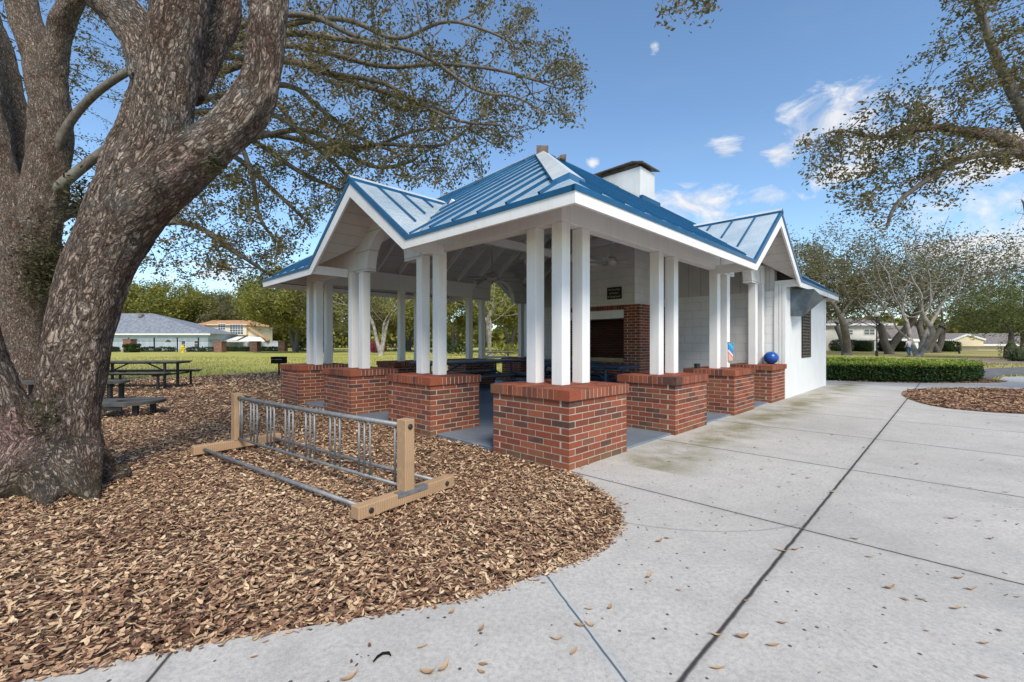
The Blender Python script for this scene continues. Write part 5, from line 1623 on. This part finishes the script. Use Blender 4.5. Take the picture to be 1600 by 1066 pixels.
# keep the part of the crown that the photo frames out of view (it grows above the picture)
attA = attA[(CH + .80 * attA[:, 1]) < attA[:, 2]]
P_, pr_ = seed_nodes(LA[:6]); n0 = len(P_)
P_, pr_ = colonize(P_, pr_, attA, .22, 3.0, .4, 60, seed=2)
r_ = pipe_radii(pr_, .006); skip = np.zeros(len(P_), bool); skip[:n0] = True
branch_mesh('branches', P_, pr_, r_, M['bark'], oakA, skip, .07)
ok = np.arange(len(P_)) >= n0
leaves_mesh('crown', leaf_points(P_, r_, .012, 9, .13, 1, ok), .075, M['leaf_oak'], oakA)
# resurrection fern and moss in the forks
fp_ = np.concatenate([np.array(at(135, 322, 4.05)) + g.normal(0, 1, (900, 3)) * [.09, .12, .12], np.array(at(66, 650, 3.55)) + g.normal(0, 1, (120, 3)) * [.04, .06, .09], np.array(at(335, 255, 3.7)) + g.normal(0, 1, (130, 3)) * [.04, .06, .06]])
leaves_mesh('fern', fp_, .05, M['fern'], oakA, seed=4)

# --- second big oak behind it, whose crown reaches over the pavilion
oakC = thing('oak_tree', 'large forked oak further back at the left edge, its crown spreading over the pavilion roof', 'tree', (0, 0, 0))
LC = [Limb([(38, 625, 11.8, 40), (38, 590, 11.8, 34), (37, 520, 11.8, 31), (42, 450, 11.8, 31), (52, 390, 11.8, 30), (70, 300, 11.7, 27), (79, 210, 11.6, 26), (77, 150, 11.5, 25), (62, 90, 11.5, 22), (40, 30, 11.5, 20), (20, -60, 11.6, 18), (0, -200, 12, 13)]),
      Limb([(76, 150, 11.5, 22), (86, 90, 11.4, 17), (100, 30, 11.2, 16), (128, -20, 11.0, 14), (200, -90, 10.8, 11)]),
      Limb([(40, 440, 11.7, 27), (18, 370, 11.5, 28), (2, 300, 11.4, 26), (-18, 200, 11.3, 24), (-40, 60, 11.2, 20), (-75, -90, 11.2, 15), (-120, -260, 11.4, 10)]),
      Limb([(48, 400, 11.9, 24), (32, 290, 12.2, 18), (22, 180, 12.4, 17), (5, 90, 12.5, 15), (-30, -10, 12.8, 12)]),
      # long arching limbs that run right, behind the near trunk
      Limb([(72, 270, 11.6, 15), (110, 190, 11.4, 11), (170, 130, 11.2, 10), (260, 85, 11, 10), (360, 62, 10.6, 10), (450, 52, 10.2, 9.5), (540, 62, 9.9, 8), (610, 75, 9.6, 6)]),
      Limb([(70, 310, 11.6, 16), (150, 245, 11.7, 12), (240, 180, 11.8, 10.5), (340, 115, 11.6, 10), (440, 92, 11.4, 9), (530, 122, 11.2, 8), (620, 150, 11, 7), (700, 178, 10.8, 5)]),
      Limb([(62, 360, 11.9, 16), (160, 300, 12.4, 12), (260, 240, 12.8, 10), (350, 205, 13, 9), (430, 211, 13, 8), (520, 232, 12.9, 7), (590, 262, 12.8, 5.5), (650, 250, 12.8, 4)]),
      Limb([(52, 420, 12, 16), (140, 370, 12.6, 12), (230, 300, 13.2, 10), (300, 240, 13.4, 9), (380, 215, 13.3, 8), (470, 270, 13.2, 6.5), (540, 300, 13.1, 5)]),
      Limb([(45, 440, 11.9, 15), (150, 400, 12.2, 11), (250, 350, 12.4, 9), (310, 355, 12.4, 7.5), (360, 390, 12.3, 6), (410, 420, 12.2, 4)])]
for l in LC[4:]: l.r = np.maximum(l.r * .55, .03)
for pts in ([(440, 95, 10.8), (520, 115, 10.6), (600, 130, 10.4), (650, 160, 10.2), (720, 190, 10), (790, 195, 9.8)], [(430, 130, 11.2), (500, 170, 11.2), (560, 215, 11.3), (625, 240, 11.4)],
            [(400, 140, 11.8), (470, 210, 12), (530, 262, 12.2), (562, 300, 12.3)], [(395, 216, 12.2), (480, 203, 12.1), (560, 236, 12), (640, 206, 11.8), (705, 200, 11.6)],
            [(350, 235, 12.6), (430, 300, 12.7), (485, 352, 12.8)], [(275, 345, 12.6), (330, 365, 12.5), (380, 402, 12.4), (425, 432, 12.3)],
            [(440, 40, 10.4), (540, 30, 10), (620, 62, 9.8), (700, 32, 9.5), (790, 60, 9.3)], [(420, 175, 11.6), (500, 230, 11.6), (600, 225, 11.4), (690, 228, 11.2), (745, 188, 11)],
            [(430, 70, 11), (520, 85, 10.8), (600, 105, 10.5), (690, 100, 10.2), (780, 110, 9.9), (850, 130, 9.7)], [(330, 150, 11.5), (390, 260, 11.8), (405, 340, 12), (440, 385, 12.2)],
            [(450, 20, 10.2), (560, 60, 10), (660, 85, 9.8), (740, 140, 9.7), (800, 150, 9.6)]):
    hk = len(LC) - 9
    # each forks from one of the five main arching limbs
    f_ = [(260, 85, 11), (240, 180, 11.8), (240, 180, 11.8), (260, 240, 12.8), (260, 240, 12.8), (250, 350, 12.4), (260, 85, 11), (240, 180, 11.8), (260, 85, 11), (240, 180, 11.8), (260, 85, 11)][hk]
    LC.append(Limb([(*f_, 5)] + [(x, y, Y, 4.4 - 3.2 * i / len(pts)) for i, (x, y, Y) in enumerate(pts)], 6))
trunk_mesh('trunk', LC[:4], .045, M['bark_near'], oakC, .03, 4.5, 3)
REG = [(250, -160), (640, -160), (790, -60), (880, 60), (925, 100), (922, 190), (832, 206), (765, 290), (700, 305), (560, 285), (480, 400), (420, 450), (340, 425), (260, 430), (250, 300)]
attC = np.concatenate([frustum_points(REG, 8.8, 13.8, 1900, 11), frustum_points([(225, 300), (430, 240), (520, 290), (470, 400), (415, 450), (240, 440)], 11, 14, 420, 29), frustum_points([(430, 90), (760, 110), (800, 220), (720, 300), (480, 300)], 9.5, 12.5, 420, 28), frustum_points([(-60, -200), (260, -200), (250, 330), (100, 330), (-60, 300)], 13.2, 17, 300, 19), frustum_points([(430, 60), (700, 60), (925, 110), (905, 190), (820, 205), (640, 290), (470, 250)], 9.2, 11.8, 480, 12),
                       frustum_points([(770, 20), (880, 60), (925, 105), (920, 188), (830, 205), (790, 120)], 8.8, 10.8, 170, 15),
                       frustum_points([(240, 300), (430, 240), (560, 285), (480, 390), (410, 445), (250, 420)], 11.5, 14, 330, 13)])
gapn = np.array([mnoise.noise(Vector(p) * .55) for p in attC]); attC = attC[gapn > -.28]
P_, pr_ = seed_nodes(LC); n0 = len(P_)
P_, pr_ = colonize(P_, pr_, attC, .2, 3.2, .27, 90, droop=.04, jit=.22, seed=3)
r_ = pipe_radii(pr_, .0092, 2.6); skip = np.zeros(len(P_), bool); skip[:sum(len(l.p) for l in LC[:4])] = True
k = 0
for l in LC:
    if l in LC[4:]: r_[k:k + len(l.p)] = l.r
    k += len(l.p)
branch_mesh('branches', P_, pr_, r_, M['bark'], oakC, skip, .2)
ok = np.arange(len(P_)) >= n0
lp_ = leaf_points(P_, r_, .0155, 26, .10, 1, ok)
cn_ = np.array([mnoise.noise(Vector(p) * 1.1) for p in lp_[::26]]); cn_ = np.repeat(cn_, 26)[:len(lp_)]
lp_ = lp_[np.random.default_rng(3).random(len(lp_)) < np.clip(.58 + 1.6 * cn_, .06, 1)]
leaves_mesh('crown', lp_, .092, M['leaf_oak'], oakC, seed=6, aspect=.5)
NLEAF = len(lp_)
# hanging grey moss strands
tw = np.where(ok & (r_ < .03) & (r_ > .008))[0]; g = np.random.default_rng(8); tw = g.choice(tw, min(150, len(tw)), replace=False)
ms = np.concatenate([P_[i] + np.column_stack([g.normal(0, .025, 26), g.normal(0, .025, 26), -np.abs(g.normal(0, .22, 26)) * g.uniform(.5, 1.5)]) for i in tw])
leaves_mesh('moss', ms, .13, M['moss'], oakC, flat=3.0, aspect=.09, seed=9, zbias=-1.2)
fp_ = np.array(at(72, 425, 11.3)) + g.normal(0, 1, (2600, 3)) * [.28, .2, .5]
leaves_mesh('fern', fp_, .1, M['fern'], oakC, seed=10)

# --- oak on the right whose limb reaches into the picture
oakR = thing('oak_tree', 'spreading oak standing just beyond the right edge, its leafy limb reaching in above the walk', 'tree', (0, 0, 0))
LR = [Limb([(1960, 640, 9.6, 44), (1955, 560, 9.6, 38), (1930, 460, 9.6, 34), (1880, 380, 9.6, 30), (1790, 320, 9.5, 26), (1690, 275, 9.4, 22), (1600, 236, 9.3, 18), (1560, 215, 9.25, 16), (1525, 208, 9.2, 12), (1470, 200, 9.15, 9), (1420, 203, 9.1, 7.5), (1370, 215, 9.0, 6), (1320, 205, 8.9, 4.5), (1280, 210, 8.8, 3)]),
      Limb([(1600, 236, 9.3, 12), (1560, 238, 9.2, 8), (1500, 250, 9.0, 7), (1450, 280, 8.9, 6), (1400, 320, 8.8, 4.5), (1385, 360, 8.8, 3)]),
      Limb([(1640, 255, 9.3, 15), (1605, 190, 9.3, 12), (1570, 120, 9.3, 10), (1545, 60, 9.3, 8), (1520, -20, 9.3, 6), (1480, -120, 9.2, 4)]),
      Limb([(1940, 480, 9.6, 26), (1960, 300, 9.8, 22), (1950, 100, 9.8, 18), (1850, -120, 9.4, 14), (1600, -300, 8.6, 11), (1350, -330, 7.8, 8), (1180, -220, 7.0, 5), (1110, -70, 6.7, 3)]),
      Limb([(1960, 330, 9.8, 20), (2080, 150, 10.4, 15), (2200, -50, 11, 10)])]
for l in LR[:4]: l.r = np.where(l.p[:, 0] / l.p[:, 1] < 1.25, np.maximum(l.r * .68, .025), l.r)
trunk_mesh('trunk', [LR[0], LR[3], LR[4]], .03, M['bark_near'], oakR, .02, 5, 5)
RR = [(1760, -60), (1470, -40), (1450, 70), (1365, 130), (1345, 160), (1240, 205), (1232, 228), (1262, 290), (1300, 318), (1380, 365), (1480, 325), (1540, 285), (1600, 255), (1760, 260)]
attR = np.concatenate([frustum_points(RR, 8.0, 10.4, 1300, 21), frustum_points([(1250, 200), (1480, 130), (1560, 200), (1480, 315), (1380, 350), (1262, 285)], 8.3, 9.8, 420, 22), frustum_points([(1025, -30), (1120, -40), (1118, 10), (1085, 40), (1040, 50), (1022, 20)], 6.4, 7.2, 80, 23),
                       np.array([8.5, 9.5, 9.5]) + np.random.default_rng(24).normal(0, 1, (500, 3)) * [3.0, 2.6, 1.2]])
pxR = 800 + F * attR[:, 0] / attR[:, 1]; pyR = Y0 - F * (attR[:, 2] - CH) / attR[:, 1]
attR = attR[(np.arange(len(attR)) < 1800) | (pxR > 1500) | (pyR < -60)]
gapn = np.array([mnoise.noise(Vector(p) * .8 + Vector((5, 0, 0))) for p in attR]); attR = attR[gapn > -.22]
P_, pr_ = seed_nodes(LR); n0 = len(P_)
P_, pr_ = colonize(P_, pr_, attR, .17, 2.6, .26, 90, droop=.04, jit=.22, seed=4)
r_ = pipe_radii(pr_, .0065, 2.55); skip = np.zeros(len(P_), bool); k = 0
for i, l in enumerate(LR):
    if i in (0, 3, 4): skip[k:k + len(l.p)] = True
    else: r_[k:k + len(l.p)] = l.r
    k += len(l.p)
branch_mesh('branches', P_, pr_, r_, M['bark'], oakR, skip, .2)
ok = np.arange(len(P_)) >= n0
lp_ = leaf_points(P_, r_, .012, 26, .09, 1, ok); cn_ = np.repeat(np.array([mnoise.noise(Vector(p) * 1.1) for p in lp_[::26]]), 26)[:len(lp_)]
lp_ = lp_[np.random.default_rng(3).random(len(lp_)) < np.clip(.5 + 1.7 * cn_, .05, 1)]
leaves_mesh('crown', lp_, .082, M['leaf_oak'], oakR, seed=16, aspect=.5)


# --- background trees: a few individually grown kinds, copied with their parts
def grow_tree(name, label, cat, H, trunk_r, crown, n_att, leafmat, leaf, per, seed, barkm, nst=1, step=.55, thr=.02, sig=.4, fork=.3, tip=.014, leafkeep=1.0, power=2.4):
    """crown: list of (cx, cy, cz, rx, ry, rz) ellipsoids in units of H"""
    g = np.random.default_rng(seed); t = thing(name, label, cat)
    P = []; par = []
    for s in range(nst):
        ang = g.uniform(0, 6.28); lean = .10 if nst > 1 else .03; b = len(P)
        hh = H * fork
        for k in range(9):
            f = k / 8
            P.append(np.array([math.cos(ang) * lean * H * f ** 1.3 * (1 if s else .4) + .02 * H * math.sin(3 * f + s), math.sin(ang) * lean * H * f ** 1.3, -.25 + (hh + .25) * f])); par.append(-1 if k == 0 else b + k - 1)
    att = []
    for (cx, cy, cz, rx, ry, rz) in crown:
        m = int(n_att / len(crown)); q_ = g.normal(0, 1, (m, 3)); q_ /= np.linalg.norm(q_, axis=1)[:, None]
        q_ *= (g.random(m) ** .45)[:, None]; att.append((q_ * [rx, ry, rz] + [cx, cy, cz]) * H)
    att = np.concatenate(att); n0 = len(P)
    P, par = colonize(P, par, att, step, H, step * 1.5, 70, jit=.25, seed=seed)
    r = pipe_radii(par, tip, power)
    k_ = trunk_r / r.max()
    big = r > .05; r = np.where(big, r * np.interp(r, [.05, r.max()], [1, k_]), r); r[:n0] = np.clip(r[:n0], trunk_r * np.tile(np.linspace(1, .62, 9), nst), trunk_r * np.tile(np.linspace(1.1, .8, 9), nst))
    for s in range(nst): r[s * 9] = trunk_r * 1.35; r[s * 9 + 1] = max(r[s * 9 + 1], trunk_r * 1.05)
    branch_mesh('trunk', P, par, r, barkm, t, None, None, 2)
    if per:
        lp = leaf_points(P, r, thr, per, sig, seed, np.arange(len(P)) >= n0)
        cn = np.array([mnoise.noise(Vector(p) * (3.2 / H) * 1.6 + Vector((seed, 0, 0))) for p in lp[::per]]); cn = np.repeat(cn, per)[:len(lp)]
        lp = lp[g.random(len(lp)) < np.clip(leafkeep + 1.2 * cn, .1, 1)]
        leaves_mesh('crown', lp, leaf, leafmat, t, seed=seed)
    return t


def place(t, px, Y, rz=0.0, s=1.0, label=None, z=-.07):
    p = at(px, 0, Y); t.location = (p.x, Y, z); t.rotation_euler = (0, 0, rz); t.scale = (s, s, s)
    if label: t['label'] = label
    return t


oval = [(0, 0, .63, .5, .5, .34), (-.25, .1, .5, .35, .35, .22), (.28, -.1, .55, .36, .36, .25)]
wide = [(0, 0, .62, .62, .6, .34), (-.45, .1, .48, .35, .35, .22), (.45, -.1, .48, .36, .36, .22)]
TG = 'trees beyond the lawn'
tY = grow_tree('oak_tree', 'x', 'tree', 13, .34, wide, 420, M['leaf_yellow'], .42, 60, 31, M['bark'], 2, .6, .03, .55, .25, leafkeep=.8); tY['group'] = TG
tG = grow_tree('oak_tree', 'x', 'tree', 14, .33, wide, 520, M['leaf_grey'], .25, 44, 32, M['bark'], 2, .6, .03, .5, .22, leafkeep=.42); tG['group'] = TG
tD = grow_tree('oak_tree', 'x', 'tree', 14, .36, wide, 460, M['leaf_grey'], .36, 50, 33, M['bark'], 2, .6, .03, .5, .24, leafkeep=.8); tD['group'] = TG
tP = grow_tree('pale_tree', 'x', 'tree', 11, .2, oval, 330, M['leaf_yellow'], .26, 20, 34, M['palebark'], 3, .5, .026, .45, .3, leafkeep=.45); tP['group'] = TG

place(tG, 1322, 47, .4, 1.15, 'grey-green oak with a leaning trunk right behind the white end wall of the pavilion')
place(copy_tree(tG), 1392, 52, 2.1, 1.25, 'grey-green oak with a dark forked trunk just right of the lamp post')
place(copy_tree(tG), 1448, 58, 4.0, 1.2, 'grey-green oak standing behind the bare grey tree')
place(copy_tree(tG), 1462, 60, 5.3, 1.12, 'grey-green oak with a straight trunk in front of the dark screened porch')
place(tD, 1275, 62, 1.0, 1.15, 'dark oak rising behind the end gable of the pavilion')
place(copy_tree(tG), 1660, 62, 1.7, 1.0, 'grey-green oak at the far right edge beyond the cream house')
place(tY, 215, 98, .3, 1.3, 'yellow-green oak behind the left part of the grey-roofed bungalow')
place(copy_tree(tY), 268, 100, 1.9, 1.28, 'yellow-green oak directly above the roof of the grey bungalow')
place(copy_tree(tY), 330, 104, 3.6, 1.12, 'yellow-green oak in the gap between the bungalow and the cream house')
place(copy_tree(tD), 352, 106, 2.2, 1.05, 'dark oak behind the left corner of the orange-tiled house')
place(copy_tree(tD), 409, 108, 4.4, 1.15, 'dark oak behind the orange-tiled house')
place(copy_tree(tY), 462, 62, 5.0, .98, 'broad oak with a low dark trunk seen just left of the pavilion columns')
place(copy_tree(tY), 100, 100, 4.2, 1.1, 'yellow-green oak seen between the two big trunks on the left')
place(copy_tree(tY), 10, 96, 2.8, 1.05, 'yellow-green oak at the far left edge')
place(copy_tree(tD), 517, 60, .9, .85, 'oak with an upright dark trunk seen between the first and second column groups')
place(tP, 592, 46, .6, .98, 'pale-barked tree with a flared forked trunk seen through the pavilion')
place(copy_tree(tY), 640, 72, 2.4, .95, 'yellow-green oak seen through the pavilion behind the second brick pier')
place(copy_tree(tD), 556, 78, 3.3, .95, 'dark oak far behind the pale-barked tree')
place(copy_tree(tY), 708, 66, 1.3, 1.0, 'yellow-green oak seen through the pavilion left of the far arch')
place(copy_tree(tP), 768, 44, 2.6, 1.0, 'pale-barked bare-limbed tree framed by the far arch of the pavilion')
place(copy_tree(tY), 796, 64, 4.9, 1.02, 'yellow-green oak filling the far arch behind the pale-barked tree')
place(copy_tree(tD), 840, 70, 5.7, .95, 'dark oak seen through the pavilion right of the far arch')
bare = grow_tree('bare_tree', 'spreading bare tree with pale grey limbs behind the clipped hedge', 'tree', 11.5, .22, [(0, 0, .6, .46, .46, .38), (.3, 0, .5, .36, .3, .25), (-.25, 0, .5, .3, .3, .24)], 640, M['leaf_grey'], .16, 4, 41, M['palebark'], 3, .42, .022, .4, .15, .019, .3)
place(bare, 1432, 43, .4, 1.12)
lime = grow_tree('pine_tree', 'low feathery light green tree at the right edge', 'tree', 7.2, .22, [(0, 0, .6, .7, .6, .3), (.3, 0, .45, .6, .5, .2), (-.4, 0, .5, .4, .4, .2)], 520, M['leaf_lime'], .2, 40, 42, M['bark'], 1, .35, .026, .3, .3, .01, .75)
place(lime, 1575, 38, .2, 1.0)
cyp = grow_tree('cypress_tree', 'tall thin almost bare cypress at the far right edge', 'tree', 15.5, .22, [(0, 0, .85, .07, .07, .16), (0, 0, .62, .13, .13, .2), (0, 0, .42, .17, .17, .18)], 420, M['leaf_grey'], .12, 2, 43, M['bark'], 1, .4, .02, .25, .93, .009, .3)
place(cyp, 1598, 40, 0, 1.0)
place(copy_tree(tD), 1098, 60, 3.0, 1.1, 'oak crown just showing above the side gable ridge of the pavilion')


# --- shrubs and hedges
def shrub(name, label, cat, loc, sx, sy, sz, n, mat, leaf, seed, boxy=.0, group=None):
    t = thing(name, label, cat, loc, 0, group); g = np.random.default_rng(seed)
    q_ = g.normal(0, 1, (n, 3)); q_ /= np.linalg.norm(q_, axis=1)[:, None]
    if boxy: q_ = np.sign(q_) * np.abs(q_) ** (1 - boxy); q_ /= np.abs(q_).max(1)[:, None] ** boxy
    q_ *= (.72 + .28 * g.random(n) ** .5)[:, None]; q_ = q_ * [sx, sy, sz] + [0, 0, sz * .98]
    q_ += np.array([mnoise.noise(Vector(p) * 1.5) * .12 for p in q_])[:, None] * np.array([1, 1, .6]); q_ = q_[q_[:, 2] > 0]
    leaves_mesh('foliage', q_, leaf, mat, t, seed=seed)
    m = MB(); core = []
    m.tube([(0, 0, 0), (0, 0, sz * .4), (0, 0, sz * 1.2), (0, 0, sz * 1.7)], [min(sx, sy) * .5, min(sx, sy) * .72, min(sx, sy) * .66, min(sx, sy) * .3], 10); m.build('dark_core', M['leaf_dark'], t)  # solid dark core filling the inside of the shrub
    return t


# clipped hedge ring beside the walk: outer and inner leaf shells over a dark core
hed = thing('clipped_hedge', 'low clipped boxwood hedge curving round a bed beyond the walk, bright green on top', 'hedge', (0, 0, 0))
HC = smooth_line([(8.6, 16.0), (9.4, 15.35), (10.4, 14.85), (11.4, 14.4), (12.6, 14.15), (13.8, 14.2), (14.7, 14.65), (15.0, 15.6), (14.6, 16.8), (13.6, 18.0), (12.0, 19.0), (9.8, 19.8), (8.3, 20.2)], 8)
HCa = np.array([(p.x, p.y) for p in HC]); seg_ = np.diff(HCa, axis=0); sl = np.linalg.norm(seg_, axis=1); cs = np.concatenate([[0], np.cumsum(sl)])
g = np.random.default_rng(17); nL = 62000; u = g.uniform(0, cs[-1], nL); i_ = np.clip(np.searchsorted(cs, u) - 1, 0, len(sl) - 1); f_ = (u - cs[i_]) / sl[i_]
c_ = HCa[i_] + seg_[i_] * f_[:, None]; nn_ = np.stack([-seg_[i_][:, 1], seg_[i_][:, 0]], 1) / sl[i_][:, None]
Wd, Hh = .46, .60; face = g.random(nL); wv = g.uniform(-1, 1, nL); hv = g.random(nL)
dep = g.random(nL) ** 2 * .1
offn = np.where(face < .36, wv * Wd, np.where(face < .68, Wd - dep, -Wd + dep)); zz_ = np.where(face < .36, Hh - dep * .6, .06 + hv * (Hh - .06))
bump_ = np.array([mnoise.noise(Vector((a * 2.4, b * 2.4, z * 2.4))) for (a, b), z in zip(c_, zz_)]) * .075 + g.normal(0, .022, nL)
rnd_edge = np.where((np.abs(offn) > Wd - .1) & (zz_ > Hh - .08), -.03, 0)
Pn = np.column_stack([c_ + nn_ * (offn + np.sign(offn) * bump_)[:, None], zz_ + np.where(face < .36, bump_, 0) + rnd_edge])
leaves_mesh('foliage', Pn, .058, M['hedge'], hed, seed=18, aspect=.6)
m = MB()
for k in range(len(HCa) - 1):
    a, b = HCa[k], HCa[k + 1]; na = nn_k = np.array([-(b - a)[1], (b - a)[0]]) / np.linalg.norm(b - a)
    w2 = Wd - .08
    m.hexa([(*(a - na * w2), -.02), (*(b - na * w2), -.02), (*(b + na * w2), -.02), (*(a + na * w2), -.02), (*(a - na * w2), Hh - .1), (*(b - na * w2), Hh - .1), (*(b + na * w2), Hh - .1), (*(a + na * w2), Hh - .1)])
m.build('dark_core', mat_plain('hedge_shade', (.012, .02, .008), .95, .05), hed)  # near-black core, its colour painted as the shade between the leaves

for (px, Y, sx, sz, lab) in ((1322, 70, 2.4, .9, 'rounded green shrub in front of the cream townhouse, left of the lamp post'), (1349, 68, .9, .75, 'small square-clipped shrub between the first two porch pillars'), (1385, 68, 1.0, .8, 'small shrub right of the lamp post in front of the porch'), (1407, 67, .9, .8, 'small shrub just left of the person'),
                             (1482, 66, 1.3, .8, 'square-clipped shrub at the corner of the low cream house'), (1580, 34, 1.0, 1.1, 'loose leafy bush at the right edge beside the path'), (1592, 31, .6, .75, 'small bush at the right edge nearest the path')):
    p = at(px, 0, Y); shrub('shrub', lab, 'shrub', (p.x, Y, -.08), sx if px < 1500 else .6, 1.0 if px < 1500 else .6, sz * (1 if px < 1500 else .7), 2600 if px < 1500 else 620, M['leaf_dark'] if px < 1500 else M['leaf_grey'], .22 if Y > 50 else .12, int(px), .3, 'shrubs near the houses')
for (px, Y, wpx, lab) in ((176, 66, 14, 'low dark shrub at the left end of the picket fence'), (206, 61.5, 18, 'dark clipped shrub below the brick post near the bungalow'), (247, 66, 52, 'long low hedge behind the picket fence left of the hydrant'), (317, 66, 46, 'long low hedge behind the picket fence right of the hydrant'), (362, 68, 24, 'low hedge between the first two brick fence posts'), (385, 68, 16, 'short low hedge left of the awning brick post'), (421, 70, 26, 'dark low hedge beside the rightmost brick fence post'), (490, 72, 50, 'dark hedge seen between the pavilion columns at the far left'), (600, 72, 70, 'dark hedge behind the pale-barked tree'), (680, 70, 60, 'dark hedge seen through the middle of the pavilion')):
    p = at(px, 0, Y); shrub('low_hedge', lab, 'hedge', (p.x, Y, -.1), wpx * Y / F / 2, .6, (.36 if px != 206 else .6) if px < 480 else .8, 2400, M['leaf_dark'], .2, int(px) + 1, .45, 'low hedges along the fence')
p = at(588, 0, 60); azm = mat_leaf('azalea_bloom', [(0, (.2, .02, .06)), (1, (.5, .07, .17))], .3, 2)
shrub('azalea_bush', 'small bush with magenta flowers seen through the pavilion', 'bush', (at(589, 0, 60).x, 60, -.1), 1.1, .8, .75, 1500, azm, .2, 5)
for px, Y, lab in ((795, 42, 'bright green palmetto clump seen through the far arch'), (712, 46, 'dark green palmetto clump left of the far arch')):
    t = thing('palmetto', lab, 'plant', (at(px, 0, Y).x, Y, -.08), 0, 'palmettos beyond the lawn'); g = np.random.default_rng(px)
    C = np.column_stack([g.normal(0, 1.0, 260), g.normal(0, .6, 260), g.uniform(.1, .8, 260)])
    leaves_mesh('frond', C, .75, M['leaf_yellow'] if px > 750 else M['leaf_dark'], t, aspect=.14, seed=px, zbias=1.1)

# distant wood closing the view all round, one uncountable mass
g = np.random.default_rng(77); n = 110000
th = g.uniform(-1.15, 1.15, n); D = g.uniform(125, 165, n); top = np.array([7 + 4.0 * mnoise.noise(Vector((t * 14, 0, 0))) + 2.5 * mnoise.noise(Vector((t * 50, 3, 0))) for t in th])
zz = top * g.random(n) ** .7
leaves_mesh('far_wood', np.column_stack([np.sin(th) * D, np.cos(th) * D, zz]), 1.1, M['leaf_yellow'], None, aspect=.7, seed=78)['kind'] = 'stuff'

# --- dry leaves lying one by one on the concrete
LV = [(397, 1028, .5), (752, 985, .9), (706, 958, .7), (660, 1012, .2), (693, 1046, 1.0), (755, 1040, .1), (752, 1052, 2.9), (668, 1053, .4), (897, 1020, 1.2), (922, 978, 2.2), (849, 912, -.5), (907, 979, -.7), (953, 951, .8), (920, 953, -.3), (1014, 902, 1.2), (1042, 842, .1), (1222, 975, 0), (1160, 997, .2), (1122, 1046, -.1), (1120, 994, -.6), (1166, 940, -.4), (1242, 860, -.3), (1336, 843, -.4), (1358, 871, 0), (1222, 862, -.4), (1414, 938, -.8), (1440, 938, -.4), (1390, 920, 0), (1494, 952, -.3), (1517, 922, -.4), (1590, 934, -.2), (1497, 905, 0), (1548, 843, .5), (1530, 815, .3), (1487, 811, 0), (1536, 1060, -.5), (1537, 1007, -.4), (1030, 847, .2), (1046, 722, .2), (1190, 734, .2), (1160, 735, 0), (1240, 742, 0), (1262, 748, .2), (1233, 754, .3), (1300, 770, .3), (1316, 752, .5), (1410, 732, 0), (1433, 726, .2), (1535, 720, 0), (1572, 770, -.1), (1516, 763, -.2), (1300, 680, .1), (1220, 690, 0), (1245, 684, .2), (1180, 700, .3), (1110, 720, -.2), (1475, 650, 0), (1545, 662, 0), (1208, 1010, .3), (870, 1000, .3), (670, 1054, .2), (1080, 690, .6), (1350, 700, .2), (1590, 820, .3), (545, 1062, .4), (980, 788, .3)]
lm = mat_leaf('dry_oak_leaf', [(0, (.2, .1, .06)), (.5, (.42, .27, .15)), (1, (.55, .38, .22))], .1, 3)
var = []
for k in range(5):
    m = MB(); L_, W_, cu = .045 + .007 * k, .017 + .003 * (k % 3), (.006, .014, .02, .01, .024)[k]; N = 7; top_, bot_ = [], []
    for i in range(N + 1):
        s = i / N; w_ = W_ * math.sin(math.pi * s ** .85) * .5 + .0006; x = (s - .5) * L_; z = .006 + cu * (2 * s - 1) ** 2
        top_.append((x, w_, z + w_ * .4)); bot_.append((x, -w_, z + w_ * .55)); 
    vs = []; fs = []
    for i in range(N + 1): vs += [top_[i], ((i / N - .5) * L_, 0, .005 + cu * (2 * i / N - 1) ** 2), bot_[i]]
    for i in range(N): fs += [(3 * i, 3 * i + 1, 3 * i + 4, 3 * i + 3), (3 * i + 1, 3 * i + 2, 3 * i + 5, 3 * i + 4)]
    m.mesh(vs, fs, .15 + .18 * k)
    o = m.build('fallen_leaf', lm, None, smooth=True); var.append(o.data); bpy.data.objects.remove(o)
for i, (px, py, rz) in enumerate(LV):
    o = bpy.data.objects.new('fallen_leaf', var[i % 5]); col.objects.link(o); p = gr(px, py); o.location = (p.x, p.y, .001); o.rotation_euler = (0, 0, rz + .4 * math.sin(i * 7)); s = .62 + .42 * ((i * 37) % 10) / 10; o.scale = (s, s * (.9 + .04 * (i % 6)), s * .75)
    tag(o, 'curled dry brown oak leaf lying on the pale concrete walk', 'leaf', 'dry leaves on the concrete walk')
p = gr(590, 1030)
m = MB(); m.tube([(0, -.03, .006), (.0, .0, .010), (.006, .03, .008), (.03, .045, .007), (.05, .035, .006)], [.004, .006, .006, .007, .003], 6)
o = m.build('dark_twig', M['soot']); o.location = (p.x, p.y, .002); o.rotation_euler = (0, 0, -.4); o.scale = (.8, .8, .8); tag(o, 'small bent black twig lying on the concrete at the bottom of the picture', 'twig')
print('LEAVES', NLEAF)
